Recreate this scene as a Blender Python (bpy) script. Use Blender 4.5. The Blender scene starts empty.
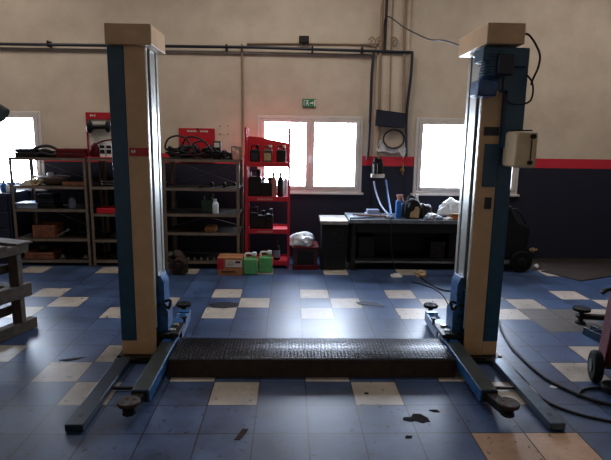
import bpy, bmesh, math, random
from mathutils import Vector, Matrix, noise
random.seed(7)
R = math.radians
C = bpy.context.scene.collection
SC = bpy.context.scene

# ------------------------------------------------------------------ camera
FPX, TILT, YAW, ROLL, CAMH = 508.32, 0.178207, 0.0322658, 0.0151933, 1.76793
CM = Matrix.Rotation(-YAW, 3, 'Z') @ Matrix.Rotation(math.pi/2 - TILT, 3, 'X') @ Matrix.Rotation(ROLL, 3, 'Z')
cd = bpy.data.cameras.new('camera'); cam = bpy.data.objects.new('camera', cd); C.objects.link(cam)
cam.matrix_world = Matrix.Translation((0, 0, CAMH)) @ CM.to_4x4()
cd.sensor_fit = 'HORIZONTAL'; cd.sensor_width = 36; cd.lens = FPX/611*36; cd.clip_start = .05; cd.clip_end = 100
SC.camera = cam
def ray(x, y): return CM @ Vector(((x-305.5)/FPX, -(y-230)/FPX, -1))
def G(x, y, z=0):                       # a measured point at height z -> (X, Y)
    d = ray(x, y); k = (z-CAMH)/d.z; return d.x*k, d.y*k
def P(x, y, Y):                         # a measured point at depth Y -> (X, Z)
    d = ray(x, y); k = Y/d.y; return d.x*k, CAMH+d.z*k
WALL = 7.55

# ------------------------------------------------------------------ materials
def lin(h):
    h = h.lstrip('#'); o = []
    for i in (0, 2, 4):
        c = int(h[i:i+2], 16)/255
        o.append(c/12.92 if c <= .04045 else ((c+.055)/1.055)**2.4)
    return (*o, 1)
MATS = {}
def mat(name, h, rough=.6, metal=0, var=.18, scale=9, bump=0, spec=.5, h2=None, trans=0):
    if name in MATS: return MATS[name]
    m = bpy.data.materials.new(name); m.use_nodes = True; MATS[name] = m
    nt = m.node_tree; b = nt.nodes['Principled BSDF']
    b.inputs['Roughness'].default_value = rough; b.inputs['Metallic'].default_value = metal
    b.inputs['Specular IOR Level'].default_value = spec
    if trans: b.inputs['Transmission Weight'].default_value = trans
    tc = nt.nodes.new('ShaderNodeTexCoord'); n = nt.nodes.new('ShaderNodeTexNoise')
    n.inputs['Scale'].default_value = scale; n.inputs['Detail'].default_value = 6; n.inputs['Roughness'].default_value = .65
    nt.links.new(tc.outputs['Object'], n.inputs['Vector'])
    r = nt.nodes.new('ShaderNodeValToRGB'); c = lin(h); c2 = lin(h2) if h2 else tuple(v*(1-2.2*var) for v in c[:3])+(1,)
    r.color_ramp.elements[0].position = .3; r.color_ramp.elements[0].color = c2
    r.color_ramp.elements[1].position = .62; r.color_ramp.elements[1].color = c
    nt.links.new(n.outputs['Fac'], r.inputs['Fac']); nt.links.new(r.outputs['Color'], b.inputs['Base Color'])
    if bump:
        bp = nt.nodes.new('ShaderNodeBump'); bp.inputs['Strength'].default_value = bump; bp.inputs['Distance'].default_value = .01
        nt.links.new(n.outputs['Fac'], bp.inputs['Height']); nt.links.new(bp.outputs['Normal'], b.inputs['Normal'])
    return m
def emit(name, h, s):
    if name in MATS: return MATS[name]
    m = bpy.data.materials.new(name); m.use_nodes = True; MATS[name] = m
    b = m.node_tree.nodes['Principled BSDF']; b.inputs['Base Color'].default_value = (.8, .8, .8, 1); b.inputs['Roughness'].default_value = .25
    b.inputs['Emission Color'].default_value = lin(h); b.inputs['Emission Strength'].default_value = s
    return m

BEIGE = mat('cream enamel', '#d0b08a', .42, 0, .1, 5)
BLUE = mat('blue enamel', '#124a68', .4, 0, .15, 6)
ARMBLUE = mat('worn blue enamel', '#245f9a', .38, .1, .38, 14, .1)
BEAM = mat('worn beam paint', '#23384c', .3, .3, .3, 10, .08)
GRIME = mat('grimy arm steel', '#27302f', .45, .2, .35, 9, .1)
DKBLUE = mat('navy panel', '#101a2e', .45, 0, .12, 8)
SHELFTOP = mat('dirty shelf top', '#2c2722', .8, 0, .2, 8, spec=.2)  # shade between the shelves put into the plate colour
STEEL = mat('bare steel', '#a9a7a0', .35, .75, .15, 10)
BRIGHT = mat('galvanised rail', '#b9beb9', .34, .5, .06, 7)
DSTEEL = mat('oily dark steel', '#292724', .45, .6, .3, 12, .15)
BLACK = mat('black plastic', '#0b0c0f', .5, 0, .2, 12, spec=.3)
RUBBER = mat('black rubber', '#0b0b0d', .8, 0, .2, 14, spec=.2)
CABLE = mat('cable black', '#0e0d10', .6, 0, .1, 8)
DKBROWN = mat('rust brown', '#3b2820', .7, .2, .35, 16, .2)
RACK = mat('grey shelf steel', '#75675a', .6, .15, .2, 8)
RED = mat('red enamel', '#b01026', .4, 0, .12, 8)
REDPL = mat('bright red plastic', '#b80f24', .35, 0, .05, 8)
DKRED = mat('deep red enamel', '#540c16', .6, 0, .15, 8, spec=.2)
CARD = mat('brown cardboard', '#a06b45', .85, 0, .12, 10)
WOOD = mat('weathered wood', '#4d453e', .85, 0, .3, 10, .3)
BRWOOD = mat('brown wood', '#7c4b33', .8, 0, .25, 12, .2)
WHITE = mat('white plastic', '#d9dadb', .45, 0, .06, 8)
OFFW = mat('bag plastic', '#cdd5de', .35, 0, .15, 14)
GREENJ = mat('green coolant plastic', '#5fae6c', .35, 0, .08, 8, trans=.15)
GREEN = mat('sign green', '#137a45', .5, 0, .05, 8)
DGREEN = mat('dark green plastic', '#204a34', .5, 0, .15, 8)
TAN = mat('tan', '#b29a74', .75, 0, .2, 14)
PINKISH = mat('dusty pink plastic', '#b78578', .6, 0, .15, 10)
BLUEPL = mat('blue plastic', '#1f5fae', .4, 0, .1, 8)
GREYBL = mat('blue grey plastic', '#7f8da6', .45, 0, .12, 8)
ORANGE = mat('orange plastic', '#c5702c', .5, 0, .12, 8)
BRONZE = mat('brass', '#8c6b3e', .4, .7, .15, 10)
FRAME = mat('window frame paint', '#cfc9c4', .5, 0, .06, 6)
CONDUIT = mat('tan conduit', '#8f7a63', .6, 0, .12, 8)
PIPE = mat('dark blue pipe', '#191d2b', .5, .1, .15, 8)
PIPESHADE = mat('grey pipe', '#8c857f', .6, 0, .1, 8)
GREYGR = mat('lamp grey', '#4c554f', .5, .2, .15, 8)
PAPER = mat('pale paper', '#c9c4ba', .8, 0, .08, 10)
MATBR = mat('brown floor mat', '#281b15', .9, 0, .2, 14)
PANE = emit('daylit pane', '#dceaff', 29)

# ------------------------------------------------------------------ mesh builder
class MB:
    def __init__(s): s.bm = bmesh.new(); s.k = 0
    def mark(s, vs):
        for f in {f for v in vs for f in v.link_faces}: f.material_index = s.k
    def box(s, x0, x1, y0, y1, z0, z1, rot=None, piv=None):
        g = bmesh.ops.create_cube(s.bm, size=1)['verts']
        for v in g: v.co = Vector(((x0+x1)/2+v.co.x*(x1-x0), (y0+y1)/2+v.co.y*(y1-y0), (z0+z1)/2+v.co.z*(z1-z0)))
        if rot: bmesh.ops.rotate(s.bm, verts=g, cent=piv or ((x0+x1)/2, (y0+y1)/2, (z0+z1)/2), matrix=rot)
        s.mark(g); return s
    def bar(s, a, b, w, h, up=(0, 0, 1)):
        a, b = Vector(a), Vector(b); d = b-a; L = d.length; y = d.normalized(); u = Vector(up)
        x = y.cross(u); x = x.normalized() if x.length > 1e-5 else Vector((1, 0, 0)); z = x.cross(y)
        g = bmesh.ops.create_cube(s.bm, size=1)['verts']; c = (a+b)/2
        for v in g: v.co = c + x*(v.co.x*w) + y*(v.co.y*L) + z*(v.co.z*h)
        s.mark(g); return s
    def cyl(s, a, b, r0, r1=None, n=20, caps=True):
        a, b = Vector(a), Vector(b); d = b-a; r1 = r0 if r1 is None else r1
        q = Vector((0, 0, 1)).rotation_difference(d.normalized()).to_matrix().to_4x4()
        g = bmesh.ops.create_cone(s.bm, cap_ends=caps, segments=n, radius1=max(r0, 1e-4), radius2=max(r1, 1e-4), depth=d.length, matrix=Matrix.Translation((a+b)/2) @ q)['verts']
        s.mark(g); return s
    def sph(s, c, r, sc=(1, 1, 1), n=14):
        g = bmesh.ops.create_uvsphere(s.bm, u_segments=n, v_segments=max(6, n//2), radius=r)['verts']
        for v in g: v.co = Vector(c)+Vector((v.co.x*sc[0], v.co.y*sc[1], v.co.z*sc[2]))
        s.mark(g); return s
    def tube(s, pts, r, n=8, closed=False, smooth=True):
        pts = [Vector(p) for p in pts]
        if smooth and len(pts) > 2: pts = catmull(pts, closed)
        m = len(pts); rings = []; prev = None
        for i, p in enumerate(pts):
            if closed: t = pts[(i+1) % m]-pts[i-1]
            else: t = pts[min(i+1, m-1)]-pts[max(i-1, 0)]
            t = t.normalized() if t.length > 1e-9 else Vector((0, 0, 1))
            if prev is None: u = t.orthogonal().normalized()
            else:
                u = prev - t*prev.dot(t); u = u.normalized() if u.length > 1e-6 else t.orthogonal().normalized()
            prev = u; w = t.cross(u)
            rings.append([s.bm.verts.new(p+(u*math.cos(2*math.pi*k/n)+w*math.sin(2*math.pi*k/n))*r) for k in range(n)])
        for i in range(m if closed else m-1):
            A, B = rings[i], rings[(i+1) % m]
            for k in range(n):
                f = s.bm.faces.new((A[k], A[(k+1) % n], B[(k+1) % n], B[k])); f.material_index = s.k
        if not closed:
            for f in (s.bm.faces.new(rings[0][::-1]), s.bm.faces.new(rings[-1])): f.material_index = s.k
        return s
    def prism(s, poly, axis, lo, hi):           # polygon extruded along an axis
        def mk(p, t):
            return {'x': (t, p[0], p[1]), 'y': (p[0], t, p[1]), 'z': (p[0], p[1], t)}[axis]
        A = [s.bm.verts.new(mk(p, lo)) for p in poly]; B = [s.bm.verts.new(mk(p, hi)) for p in poly]; n = len(poly)
        fs = [s.bm.faces.new(A[::-1]), s.bm.faces.new(B)]
        for i in range(n): fs.append(s.bm.faces.new((A[i], A[(i+1) % n], B[(i+1) % n], B[i])))
        for f in fs: f.material_index = s.k
        bmesh.ops.recalc_face_normals(s.bm, faces=fs); return s
    def lathe(s, prof, c=(0, 0, 0), n=24):
        rings = []
        for r, z in prof: rings.append([s.bm.verts.new((c[0]+max(r, 1e-4)*math.cos(2*math.pi*k/n), c[1]+max(r, 1e-4)*math.sin(2*math.pi*k/n), c[2]+z)) for k in range(n)])
        for A, B in zip(rings, rings[1:]):
            for k in range(n): s.bm.faces.new((A[k], A[(k+1) % n], B[(k+1) % n], B[k])).material_index = s.k
        s.bm.faces.new(rings[0][::-1]).material_index = s.k; s.bm.faces.new(rings[-1]).material_index = s.k
        return s
    def crumple(s, c, size, seed, amp=.3, sub=3):
        rnd = random.Random(seed); g = bmesh.ops.create_icosphere(s.bm, subdivisions=max(sub, 4), radius=1)['verts']; off = Vector((seed*1.7, seed*.3, -seed))
        for v in g:
            n = v.co.normalized(); k = .78+amp*1.5*(noise.ridged_multi_fractal(n*1.25+off, .9, 2.1, 4, 1, 2)*.35+noise.noise(n*1.1-off)*.5)
            z = max(n.z*k, -.5)
            v.co = Vector((c[0]+n.x*k*size[0], c[1]+n.y*k*size[1], c[2]+(z+.5)/1.5*size[2]))
        s.mark(g); return s
    def build(s, name, m, parent=None, origin=None, bevel=.003, smooth=True):
        o0 = Vector(origin) if origin is not None else (Vector(parent['_o']) if parent and '_o' in parent else Vector((0, 0, 0)))
        for v in s.bm.verts: v.co -= o0
        bmesh.ops.recalc_face_normals(s.bm, faces=s.bm.faces)
        me = bpy.data.meshes.new(name); s.bm.to_mesh(me); s.bm.free()
        for x in (m if isinstance(m, (list, tuple)) else [m]): me.materials.append(x)
        if smooth:
            me.shade_smooth(); me.set_sharp_from_angle(angle=R(38))
        o = bpy.data.objects.new(name, me); C.objects.link(o)
        if parent: o.parent = parent
        else: o.location = o0
        o['_o'] = tuple(o0)
        if bevel:
            b = o.modifiers.new('edge', 'BEVEL'); b.width = bevel; b.segments = 2; b.limit_method = 'ANGLE'; b.angle_limit = R(50); b.harden_normals = False
        return o
def catmull(p, closed=False, k=6):
    n = len(p); out = []
    for i in range(n if closed else n-1):
        a = p[(i-1) % n] if closed or i > 0 else p[0]; b = p[i]; c = p[(i+1) % n]; d = p[(i+2) % n] if closed or i+2 < n else p[-1]
        for j in range(k):
            t = j/k; out.append(.5*((2*b)+(c-a)*t+(2*a-5*b+4*c-d)*t*t+(3*b-a-3*c+d)*t**3))
    if not closed: out.append(p[-1])
    return out
def tag(o, label, cat, group=None):
    o['label'] = label; o['category'] = cat
    if group: o['group'] = group
    return o
def thing(name, label, cat, loc, group=None, rz=0):
    o = bpy.data.objects.new(name, None); C.objects.link(o); o.location = loc; o['_o'] = tuple(loc); o.empty_display_size = .1
    return tag(o, label, cat, group)
def struct(o): o['kind'] = 'structure'; return o
def dup(root, loc, rz=0, label=None, scale=None):
    r = root.copy(); C.objects.link(r); r.location = loc; r.rotation_euler = (0, 0, rz)
    if label: r['label'] = label
    if scale: r.scale = scale
    for ch in list(root.children):
        c = ch.copy(); C.objects.link(c); c.parent = r
        for g in list(ch.children):
            d = g.copy(); C.objects.link(d); d.parent = c
    return r

# ------------------------------------------------------------------ floor
T, X0, Y0 = .333, .1275, 2.8254
def floor_mat(name, h, h2, rough):
    m = bpy.data.materials.new(name); m.use_nodes = True; nt = m.node_tree; N = nt.nodes; L = nt.links; b = N['Principled BSDF']
    tc = N.new('ShaderNodeTexCoord'); sx = N.new('ShaderNodeSeparateXYZ'); L.new(tc.outputs['Object'], sx.inputs[0])
    def math_(op, a, b_=None, v=None):
        q = N.new('ShaderNodeMath'); q.operation = op
        if hasattr(a, 'default_value'): L.new(a, q.inputs[0])
        else: q.inputs[0].default_value = a
        if b_ is not None:
            if hasattr(b_, 'default_value'): L.new(b_, q.inputs[1])
            else: q.inputs[1].default_value = b_
        return q.outputs[0]
    def edge(o, off):
        f = math_('FRACT', math_('DIVIDE', math_('SUBTRACT', o, off), T)); f2 = math_('SUBTRACT', .5, math_('ABSOLUTE', math_('SUBTRACT', f, .5)))
        return f2
    e = math_('MINIMUM', edge(sx.outputs[0], X0), edge(sx.outputs[1], Y0))
    g = math_('LESS_THAN', e, .013)
    # per tile shade
    cx = math_('FLOOR', math_('DIVIDE', math_('SUBTRACT', sx.outputs[0], X0), T)); cy = math_('FLOOR', math_('DIVIDE', math_('SUBTRACT', sx.outputs[1], Y0), T))
    cb = N.new('ShaderNodeCombineXYZ'); L.new(cx, cb.inputs[0]); L.new(cy, cb.inputs[1])
    wn = N.new('ShaderNodeTexWhiteNoise'); wn.noise_dimensions = '2D'; L.new(cb.outputs[0], wn.inputs['Vector'])
    n1 = N.new('ShaderNodeTexNoise'); n1.inputs['Scale'].default_value = 3.2; n1.inputs['Detail'].default_value = 9; n1.inputs['Roughness'].default_value = .72; L.new(tc.outputs['Object'], n1.inputs['Vector'])
    r1 = N.new('ShaderNodeValToRGB'); r1.color_ramp.elements[0].position = .32; r1.color_ramp.elements[1].position = .66
    r1.color_ramp.elements[0].color = lin(h2); r1.color_ramp.elements[1].color = lin(h); L.new(n1.outputs['Fac'], r1.inputs['Fac'])
    mx = N.new('ShaderNodeMix'); mx.data_type = 'RGBA'; mx.blend_type = 'MULTIPLY'; mx.inputs[0].default_value = 1
    vv = math_('ADD', math_('MULTIPLY', wn.outputs['Value'], .3), .8); cc = N.new('ShaderNodeCombineColor')
    for i in range(3): L.new(vv, cc.inputs[i])
    L.new(r1.outputs['Color'], mx.inputs[6]); L.new(cc.outputs[0], mx.inputs[7])
    # small dark oil spots
    n2 = N.new('ShaderNodeTexNoise'); n2.inputs['Scale'].default_value = 17; n2.inputs['Detail'].default_value = 3; n2.inputs['Roughness'].default_value = .6; L.new(tc.outputs['Object'], n2.inputs['Vector'])
    r2 = N.new('ShaderNodeValToRGB'); r2.color_ramp.elements[0].position = .635; r2.color_ramp.elements[1].position = .68; L.new(n2.outputs['Fac'], r2.inputs['Fac'])
    m2 = N.new('ShaderNodeMix'); m2.data_type = 'RGBA'; L.new(r2.outputs['Color'], m2.inputs[0]); L.new(mx.outputs[2], m2.inputs[6]); m2.inputs[7].default_value = lin('#1a1a20')
    m3 = N.new('ShaderNodeMix'); m3.data_type = 'RGBA'; L.new(g, m3.inputs[0]); L.new(m2.outputs[2], m3.inputs[6]); m3.inputs[7].default_value = lin('#090b10')
    L.new(m3.outputs[2], b.inputs['Base Color'])
    rr = math_('ADD', math_('MULTIPLY', n1.outputs['Fac'], .3), rough-.15); L.new(rr, b.inputs['Roughness'])
    bp = N.new('ShaderNodeBump'); bp.inputs['Strength'].default_value = .12; bp.inputs['Distance'].default_value = .004
    hh = math_('SUBTRACT', math_('MULTIPLY', n1.outputs['Fac'], .5), g); L.new(hh, bp.inputs['Height']); L.new(bp.outputs['Normal'], b.inputs['Normal'])
    b.inputs['Specular IOR Level'].default_value = .5
    return m
FB = floor_mat('blue floor tile', '#43597f', '#2c3a55', .36)
FW = floor_mat('white floor tile', '#b9b0a6', '#8d857d', .38)
FG = floor_mat('worn grey floor tile', '#6a6868', '#504d4c', .42)
FD = floor_mat('dirty brown concrete', '#3f3833', '#2a2421', .5)
WH = {(2, 8): 1}
def white(i, j):
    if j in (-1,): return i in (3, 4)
    if j in (4, 5, 9, 10, 0): return False
    if j in (11, 7, 3, 1): return i % 3 == 1 and not (j == 7 and i == -20)
    if j in (8, 6, 2): return i % 3 == 0
    return False
bm = MB()
for i in range(-20, 20):
    for j in range(-22, 15):
        xa, ya = X0+i*T, Y0+j*T; yb = min(ya+T, WALL+.2)
        if ya >= yb: continue
        k = 1 if white(i, j) else 0
        if j in (5, 6) and i in (7, 8) and not k: k = 2
        if j >= 12 and i > 1: k = 3
        if j == -1 and k: k = 4  # warm light tint painted into two white tiles
        vs = [bm.bm.verts.new(p) for p in ((xa, ya, 0), (xa+T, ya, 0), (xa+T, yb, 0), (xa, yb, 0))]
        bm.bm.faces.new(vs).material_index = k
bmesh.ops.remove_doubles(bm.bm, verts=bm.bm.verts, dist=1e-4)
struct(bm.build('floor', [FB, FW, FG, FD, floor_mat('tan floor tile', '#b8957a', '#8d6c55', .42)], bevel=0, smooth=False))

# ------------------------------------------------------------------ walls
def wall_mat():
    m = bpy.data.materials.new('painted wall'); m.use_nodes = True; nt = m.node_tree; N = nt.nodes; L = nt.links; b = N['Principled BSDF']; b.inputs['Roughness'].default_value = .75
    tc = N.new('ShaderNodeTexCoord'); sx = N.new('ShaderNodeSeparateXYZ'); L.new(tc.outputs['Object'], sx.inputs[0])
    n = N.new('ShaderNodeTexNoise'); n.inputs['Scale'].default_value = 2.2; n.inputs['Detail'].default_value = 8; n.inputs['Roughness'].default_value = .6; L.new(tc.outputs['Object'], n.inputs['Vector'])
    r = N.new('ShaderNodeValToRGB'); r.color_ramp.elements[0].position = .3; r.color_ramp.elements[1].position = .65; r.color_ramp.elements[0].color = lin('#b5a694'); r.color_ramp.elements[1].color = lin('#c9bba9'); L.new(n.outputs['Fac'], r.inputs['Fac'])
    def gt(v):
        q = N.new('ShaderNodeMath'); q.operation = 'GREATER_THAN'; L.new(sx.outputs[2], q.inputs[0]); q.inputs[1].default_value = v; return q.outputs[0]
    a = N.new('ShaderNodeMix'); a.data_type = 'RGBA'; L.new(gt(1.385), a.inputs[0]); a.inputs[6].default_value = lin('#12152a'); a.inputs[7].default_value = lin('#c22436')
    c = N.new('ShaderNodeMix'); c.data_type = 'RGBA'; L.new(gt(1.525), c.inputs[0]); L.new(a.outputs[2], c.inputs[6]); L.new(r.outputs['Color'], c.inputs[7])
    L.new(c.outputs[2], b.inputs['Base Color'])
    bp = N.new('ShaderNodeBump'); bp.inputs['Strength'].default_value = .2; bp.inputs['Distance'].default_value = .01; L.new(n.outputs['Fac'], bp.inputs['Height']); L.new(bp.outputs['Normal'], b.inputs['Normal'])
    return m
WM = wall_mat()
CEIL = mat('ceiling sheet', '#b7aca0', .8, 0, .08, 4)
WIN = [(-5.14, -3.565), (-.48, 1.065), (1.84, 3.42)]
WZ0, WZ1 = .985, 2.09
XL, XR, ZC, YB = -6.4, 6.4, 4.6, -3.5
w = MB(); edges = [XL]+[v for p in WIN for v in p]+[XR]
w.box(XL, XR, WALL, WALL+.25, 0, WZ0); w.box(XL, XR, WALL, WALL+.25, WZ1, ZC)
for k in range(0, len(edges), 2): w.box(edges[k], edges[k+1], WALL, WALL+.25, WZ0, WZ1)
struct(w.build('wall_back', WM, bevel=0))
struct(MB().box(XL-.2, XL, YB, WALL+.25, 0, ZC).build('wall_left', WM, bevel=0))
struct(MB().box(XR, XR+.2, YB, WALL+.25, 0, ZC).build('wall_right', WM, bevel=0))
struct(MB().box(XL, XR, YB, WALL+.25, ZC, ZC+.15).build('ceiling', CEIL, bevel=0))
struct(MB().box(1.22, 1.67, WALL-.055, WALL, 0, ZC).build('trim_1', WM))
for n, (a, b) in enumerate(WIN):
    r = bpy.data.objects.new('window_%d' % (n+1), None); C.objects.link(r); r.location = (a, WALL, WZ0); r['_o'] = (a, WALL, WZ0); struct(r)
    f = MB(); y0, y1 = WALL-.02, WALL+.05; c = (a+b)/2
    f.box(a, a+.045, y0, y1, WZ0, WZ1).box(b-.045, b, y0, y1, WZ0, WZ1).box(a+.045, b-.045, y0, y1, WZ0, WZ0+.045).box(a+.045, b-.045, y0, y1, WZ1-.05, WZ1)
    f.build('window_frame', FRAME, r, bevel=.006)
    for (p, q) in ((a+.048, c-.002), (c+.002, b-.048)):
        s = MB(); z0, z1 = WZ0+.047, WZ1-.052; t = .045; u = .064 if p < c and q < c else .064
        s.box(p, p+t+.015, y0-.012, y1-.02, z0, z1).box(q-t-.015, q, y0-.012, y1-.02, z0, z1).box(p+t+.015, q-t-.015, y0-.012, y1-.02, z0, z0+t).box(p+t+.015, q-t-.015, y0-.012, y1-.02, z1-t, z1)
        so = s.build('sash', FRAME, r, bevel=.006)
        MB().box(p+t+.01, q-t-.01, WALL+.004, WALL+.014, z0+t-.005, z1-t+.005).build('pane', PANE, so, bevel=0)
    MB().box(c-.012, c+.012, y0-.03, y0-.012, 1.46, 1.52).box(c-.01, c+.01, y0-.045, y0-.03, 1.42, 1.51).build('window_handle', WHITE, r)
    MB().box(a-.03, b+.03, WALL-.05, WALL+.02, WZ0-.03, WZ0).build('window_sill', FRAME, r, bevel=.004)

# ------------------------------------------------------------------ lift posts
CX = .19
def post(s, label):
    root = thing('lift_post', label, 'car lift', (CX+s*1.39, 4.08, 0))
    def X(u): return CX+s*u
    def bx(m, u0, u1, *a): return m.box(min(X(u0), X(u1)), max(X(u0), X(u1)), *a)
    Z0, Z1 = .03, 2.43; F, B = 3.90, 4.262; ui, uo, ub = 1.252, 1.527, 1.407
    col = MB(); bx(col, ui, ub, F, F+.012, Z0, Z1); 
    bx(col, ub-.012, ub, F+.012, B-.012, Z0, Z1); bx(col, ui, ub, B-.012, B, Z0, Z1)
    bx(col, ub, uo, F+.002, B, Z0, .15)
    col.build('column', BEIGE, root, bevel=.004)
    lip = MB(); bx(lip, ui-.002, ui+.012, F+.012, F+.047, .25, Z1); bx(lip, ui-.002, ui+.012, B-.06, B-.012, .25, Z1); lip.build('guide_lip', BRIGHT, root, bevel=.002)  # column lips in bright metal: window light put into their colour
    ln = MB(); bx(ln, ub-.03, ub-.014, F+.014, B-.014, Z0, Z1-.02); bx(ln, ui+.02, ub-.03, F+.013, F+.018, Z0, Z1-.02); bx(ln, ui+.02, ub-.03, B-.018, B-.013, Z0, Z1-.02); ln.build('channel_lining', BLACK, root, bevel=0)  # black sheets paint the shade inside the channel gaps
    rail = MB(); bx(rail, ui, ui+.02, F+.128, B-.095, .55, Z1-.02); bx(rail, ui+.02, ub-.035, F+.17, B-.13, .05, Z1-.05)
    rail.build('slide_rail', BRIGHT, root)
    cov = MB(); bx(cov, ub, uo, F-.004, B-.01, .15, Z1-.01); cov.build('side_cover', BLUE, root, bevel=.006)
    hood = MB()
    if s < 0: bx(hood, 1.187, 1.516, 3.835, 4.255, 2.408, 2.552)
    else: bx(hood, 1.17, 1.437, 3.67, 4.29, 2.437, 2.577)
    hood.build('top_hood', BEIGE, root, bevel=.006)
    bp = MB(); bx(bp, 1.20, 1.56, 3.80, 4.40, 0, .03)
    bx(bp, 1.18, 1.40, 3.80, 3.84, .03, .05)
    for (u, y) in ((1.225, 3.845), (1.535, 3.845), (1.225, 4.35), (1.535, 4.35)): bp.cyl((X(u), y, .03), (X(u), y, .05), .016, n=6)
    bp.build('base_plate', DSTEEL, root)
    bu = (1.422, 1.533) if s < 0 else (1.44, 1.54)
    bm_ = MB(); bx(bm_, bu[0], bu[1], 2.842, 3.80, .004, .052); bo = bm_.build('floor_beam', BEAM if s < 0 else mat('worn light beam paint', '#4a6075', .3, .4, .25, 10, .08), root, bevel=.006)  # right beam paler: window reflection put into its colour
    um = sum(bu)/2
    MB().cyl((X(um), 2.95, .0525), (X(um), 2.95, .0545), .017).build('bolt_hole', BLACK, bo, bevel=0)
    MB().bar((X(bu[0]-.25), 3.36, .02), (X(bu[0]), 3.36, .02), .02, .02).build('tie_bar', DSTEEL, bo)
    # carriage
    ca = MB(); pr = [(1.18, .16), (1.25, .16), (1.25, .66), (1.225, .66), (1.20, .60), (1.20, .40), (1.175, .36)]
    ca.prism([(X(u), z) for u, z in pr], 'y', 4.0, 4.17)
    bx(ca, 1.25, 1.30, 4.0, 4.12, .2, .55)
    co = ca.build('carriage', ARMBLUE, root, bevel=.003)
    MB().tube([(X(1.20), 4.0, .42), (X(1.16), 3.965, .40), (X(1.15), 3.99, .455), (X(1.2), 4.02, .44), (X(1.26), 3.99, .41)], .012).build('hose_guard', DSTEEL, co, bevel=0)
    yk = MB(); bx(yk, 1.085, 1.25, 3.95, 4.22, .155, .185); bx(yk, 1.085, 1.25, 3.95, 4.22, .035, .06); bx(yk, 1.235, 1.25, 3.95, 4.22, .06, .155)
    yk.build('arm_yoke', DSTEEL, root, bevel=.004)
    piv = MB(); piv.cyl((X(1.15), 4.03, .03), (X(1.15), 4.03, .20), .026); piv.cyl((X(1.15), 4.15, .03), (X(1.15), 4.15, .20), .026); piv.build('pivot_pin', STEEL, root)
    # arms
    for d in (-1, 1):
        # outer arm from pivot Y to Ye; d=-1 to the camera
        if d < 0: ya, ye, yp = 4.03, 3.10, 2.97; uA, uB = 1.155, 1.150
        else: ya, ye, yp = 4.15, 4.45, 4.745; uA, uB = 1.155, 1.165
        arm = MB(); w2 = .058
        if d < 0:
            arm.bar((X(uA), ya, .105), (X(uB), ye, .095), w2*2, .085)
        else:
            arm.bar((X(uA-.05), ya, .105), (X(uB-.05), ye+.14, .12), .014, .09); arm.bar((X(uA+.05), ya, .105), (X(uB+.05), ye+.14, .12), .014, .09)
            arm.bar((X(uA), ya, .148), (X(uB), ye-.06, .158), w2*1.9, .012); arm.bar((X(uA), ya, .065), (X(uB), ye, .075), w2*1.9, .012)
            arm.bar((X(uB), ye+.08, .165), (X(uB), ye+.15, .165), w2*1.9, .012)
        ao = arm.build('swing_arm', ARMBLUE, root, bevel=.004)
        if d < 0: MB().bar((X(uA), ya-.15, .1485), (X(uB), ye+.003, .1385), w2*1.84, .004).build('arm_top_plate', GRIME, ao, bevel=.001); MB().bar((X(uA), ye-.0015, .095), (X(uA), ye+.001, .095), w2*1.84, .075).build('arm_end_plate', GRIME, ao, bevel=0)
        up = (1.185 if s < 0 else 1.212) if d < 0 else 1.205
        if s > 0 and d < 0: yp = 2.945
        ex = MB(); e0 = ye+.05 if d < 0 else ye-.1
        ex.bar((X(uB), e0, .09), (X(up), yp-d*(-.02) if d < 0 else yp+.03, .085), .075, .06)
        ex.build('arm_extension', ARMBLUE if d > 0 else DSTEEL, ao, bevel=.005)
        st = MB(); zt = .122 if d < 0 else .165
        st.cyl((X(up), yp, .04), (X(up), yp, zt), .024); st.cyl((X(up), yp, .05), (X(up), yp, .075), .045, n=8); st.build('pad_stem', DSTEEL, ao)
        pd = MB(); pd.lathe([(.03, zt-.012), (.066, zt-.008), (.07, zt), (.07, zt+.012), (.064, zt+.018), (.03, zt+.014), (.0, zt+.014)], (X(up), yp, 0), 28)
        po = pd.build('lift_pad', RUBBER if d > 0 else DKBROWN, ao, bevel=0)
        for k in range(4):
            a = k*math.pi/2+.6; hx, hy = X(up)+.04*math.cos(a), yp+.04*math.sin(a)
            MB().cyl((hx, hy, zt+.013), (hx, hy, zt+.0175), .011, n=10).build('pad_bolt', BLACK, ao, bevel=0)
        lk = MB(); yl = ya+d*.12; lk.cyl((X(1.10 if d > 0 else 1.12), yl, .15), (X(1.10 if d > 0 else 1.12), yl, .205), .012, n=10); lk.cyl((X(1.10 if d > 0 else 1.12), yl, .205), (X(1.10 if d > 0 else 1.12), yl, .217), .026, n=12)
        lk.build('arm_lock', BLACK, ao)
    return root, X, bx, F
LP, XLp, bxl, F = post(-1, 'left post of the cream and blue car lift, with red sticker on its front')
RP, XRp, bxr, F = post(1, 'right post of the cream and blue car lift, with motor and control box')
# red sticker
x0, z0 = P(129.5, 156, 3.895); x1, z1 = P(148.7, 148, 3.895)
st = MB().box(x0, x1, 3.892, 3.8985, z0, z1).build('brand_sticker', RED, LP, bevel=0); st['label'] = 'red sticker with a small white mark'
lg = MB(); lg.prism([(x0+.012, z0+.03), (x0+.022, z0+.05), (x0+.03, z0+.035), (x0+.042, z0+.052), (x0+.05, z0+.03), (x0+.03, z0+.022)], 'y', 3.8895, 3.8925); lg.build('brand_mark', WHITE, st, bevel=0)
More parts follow.
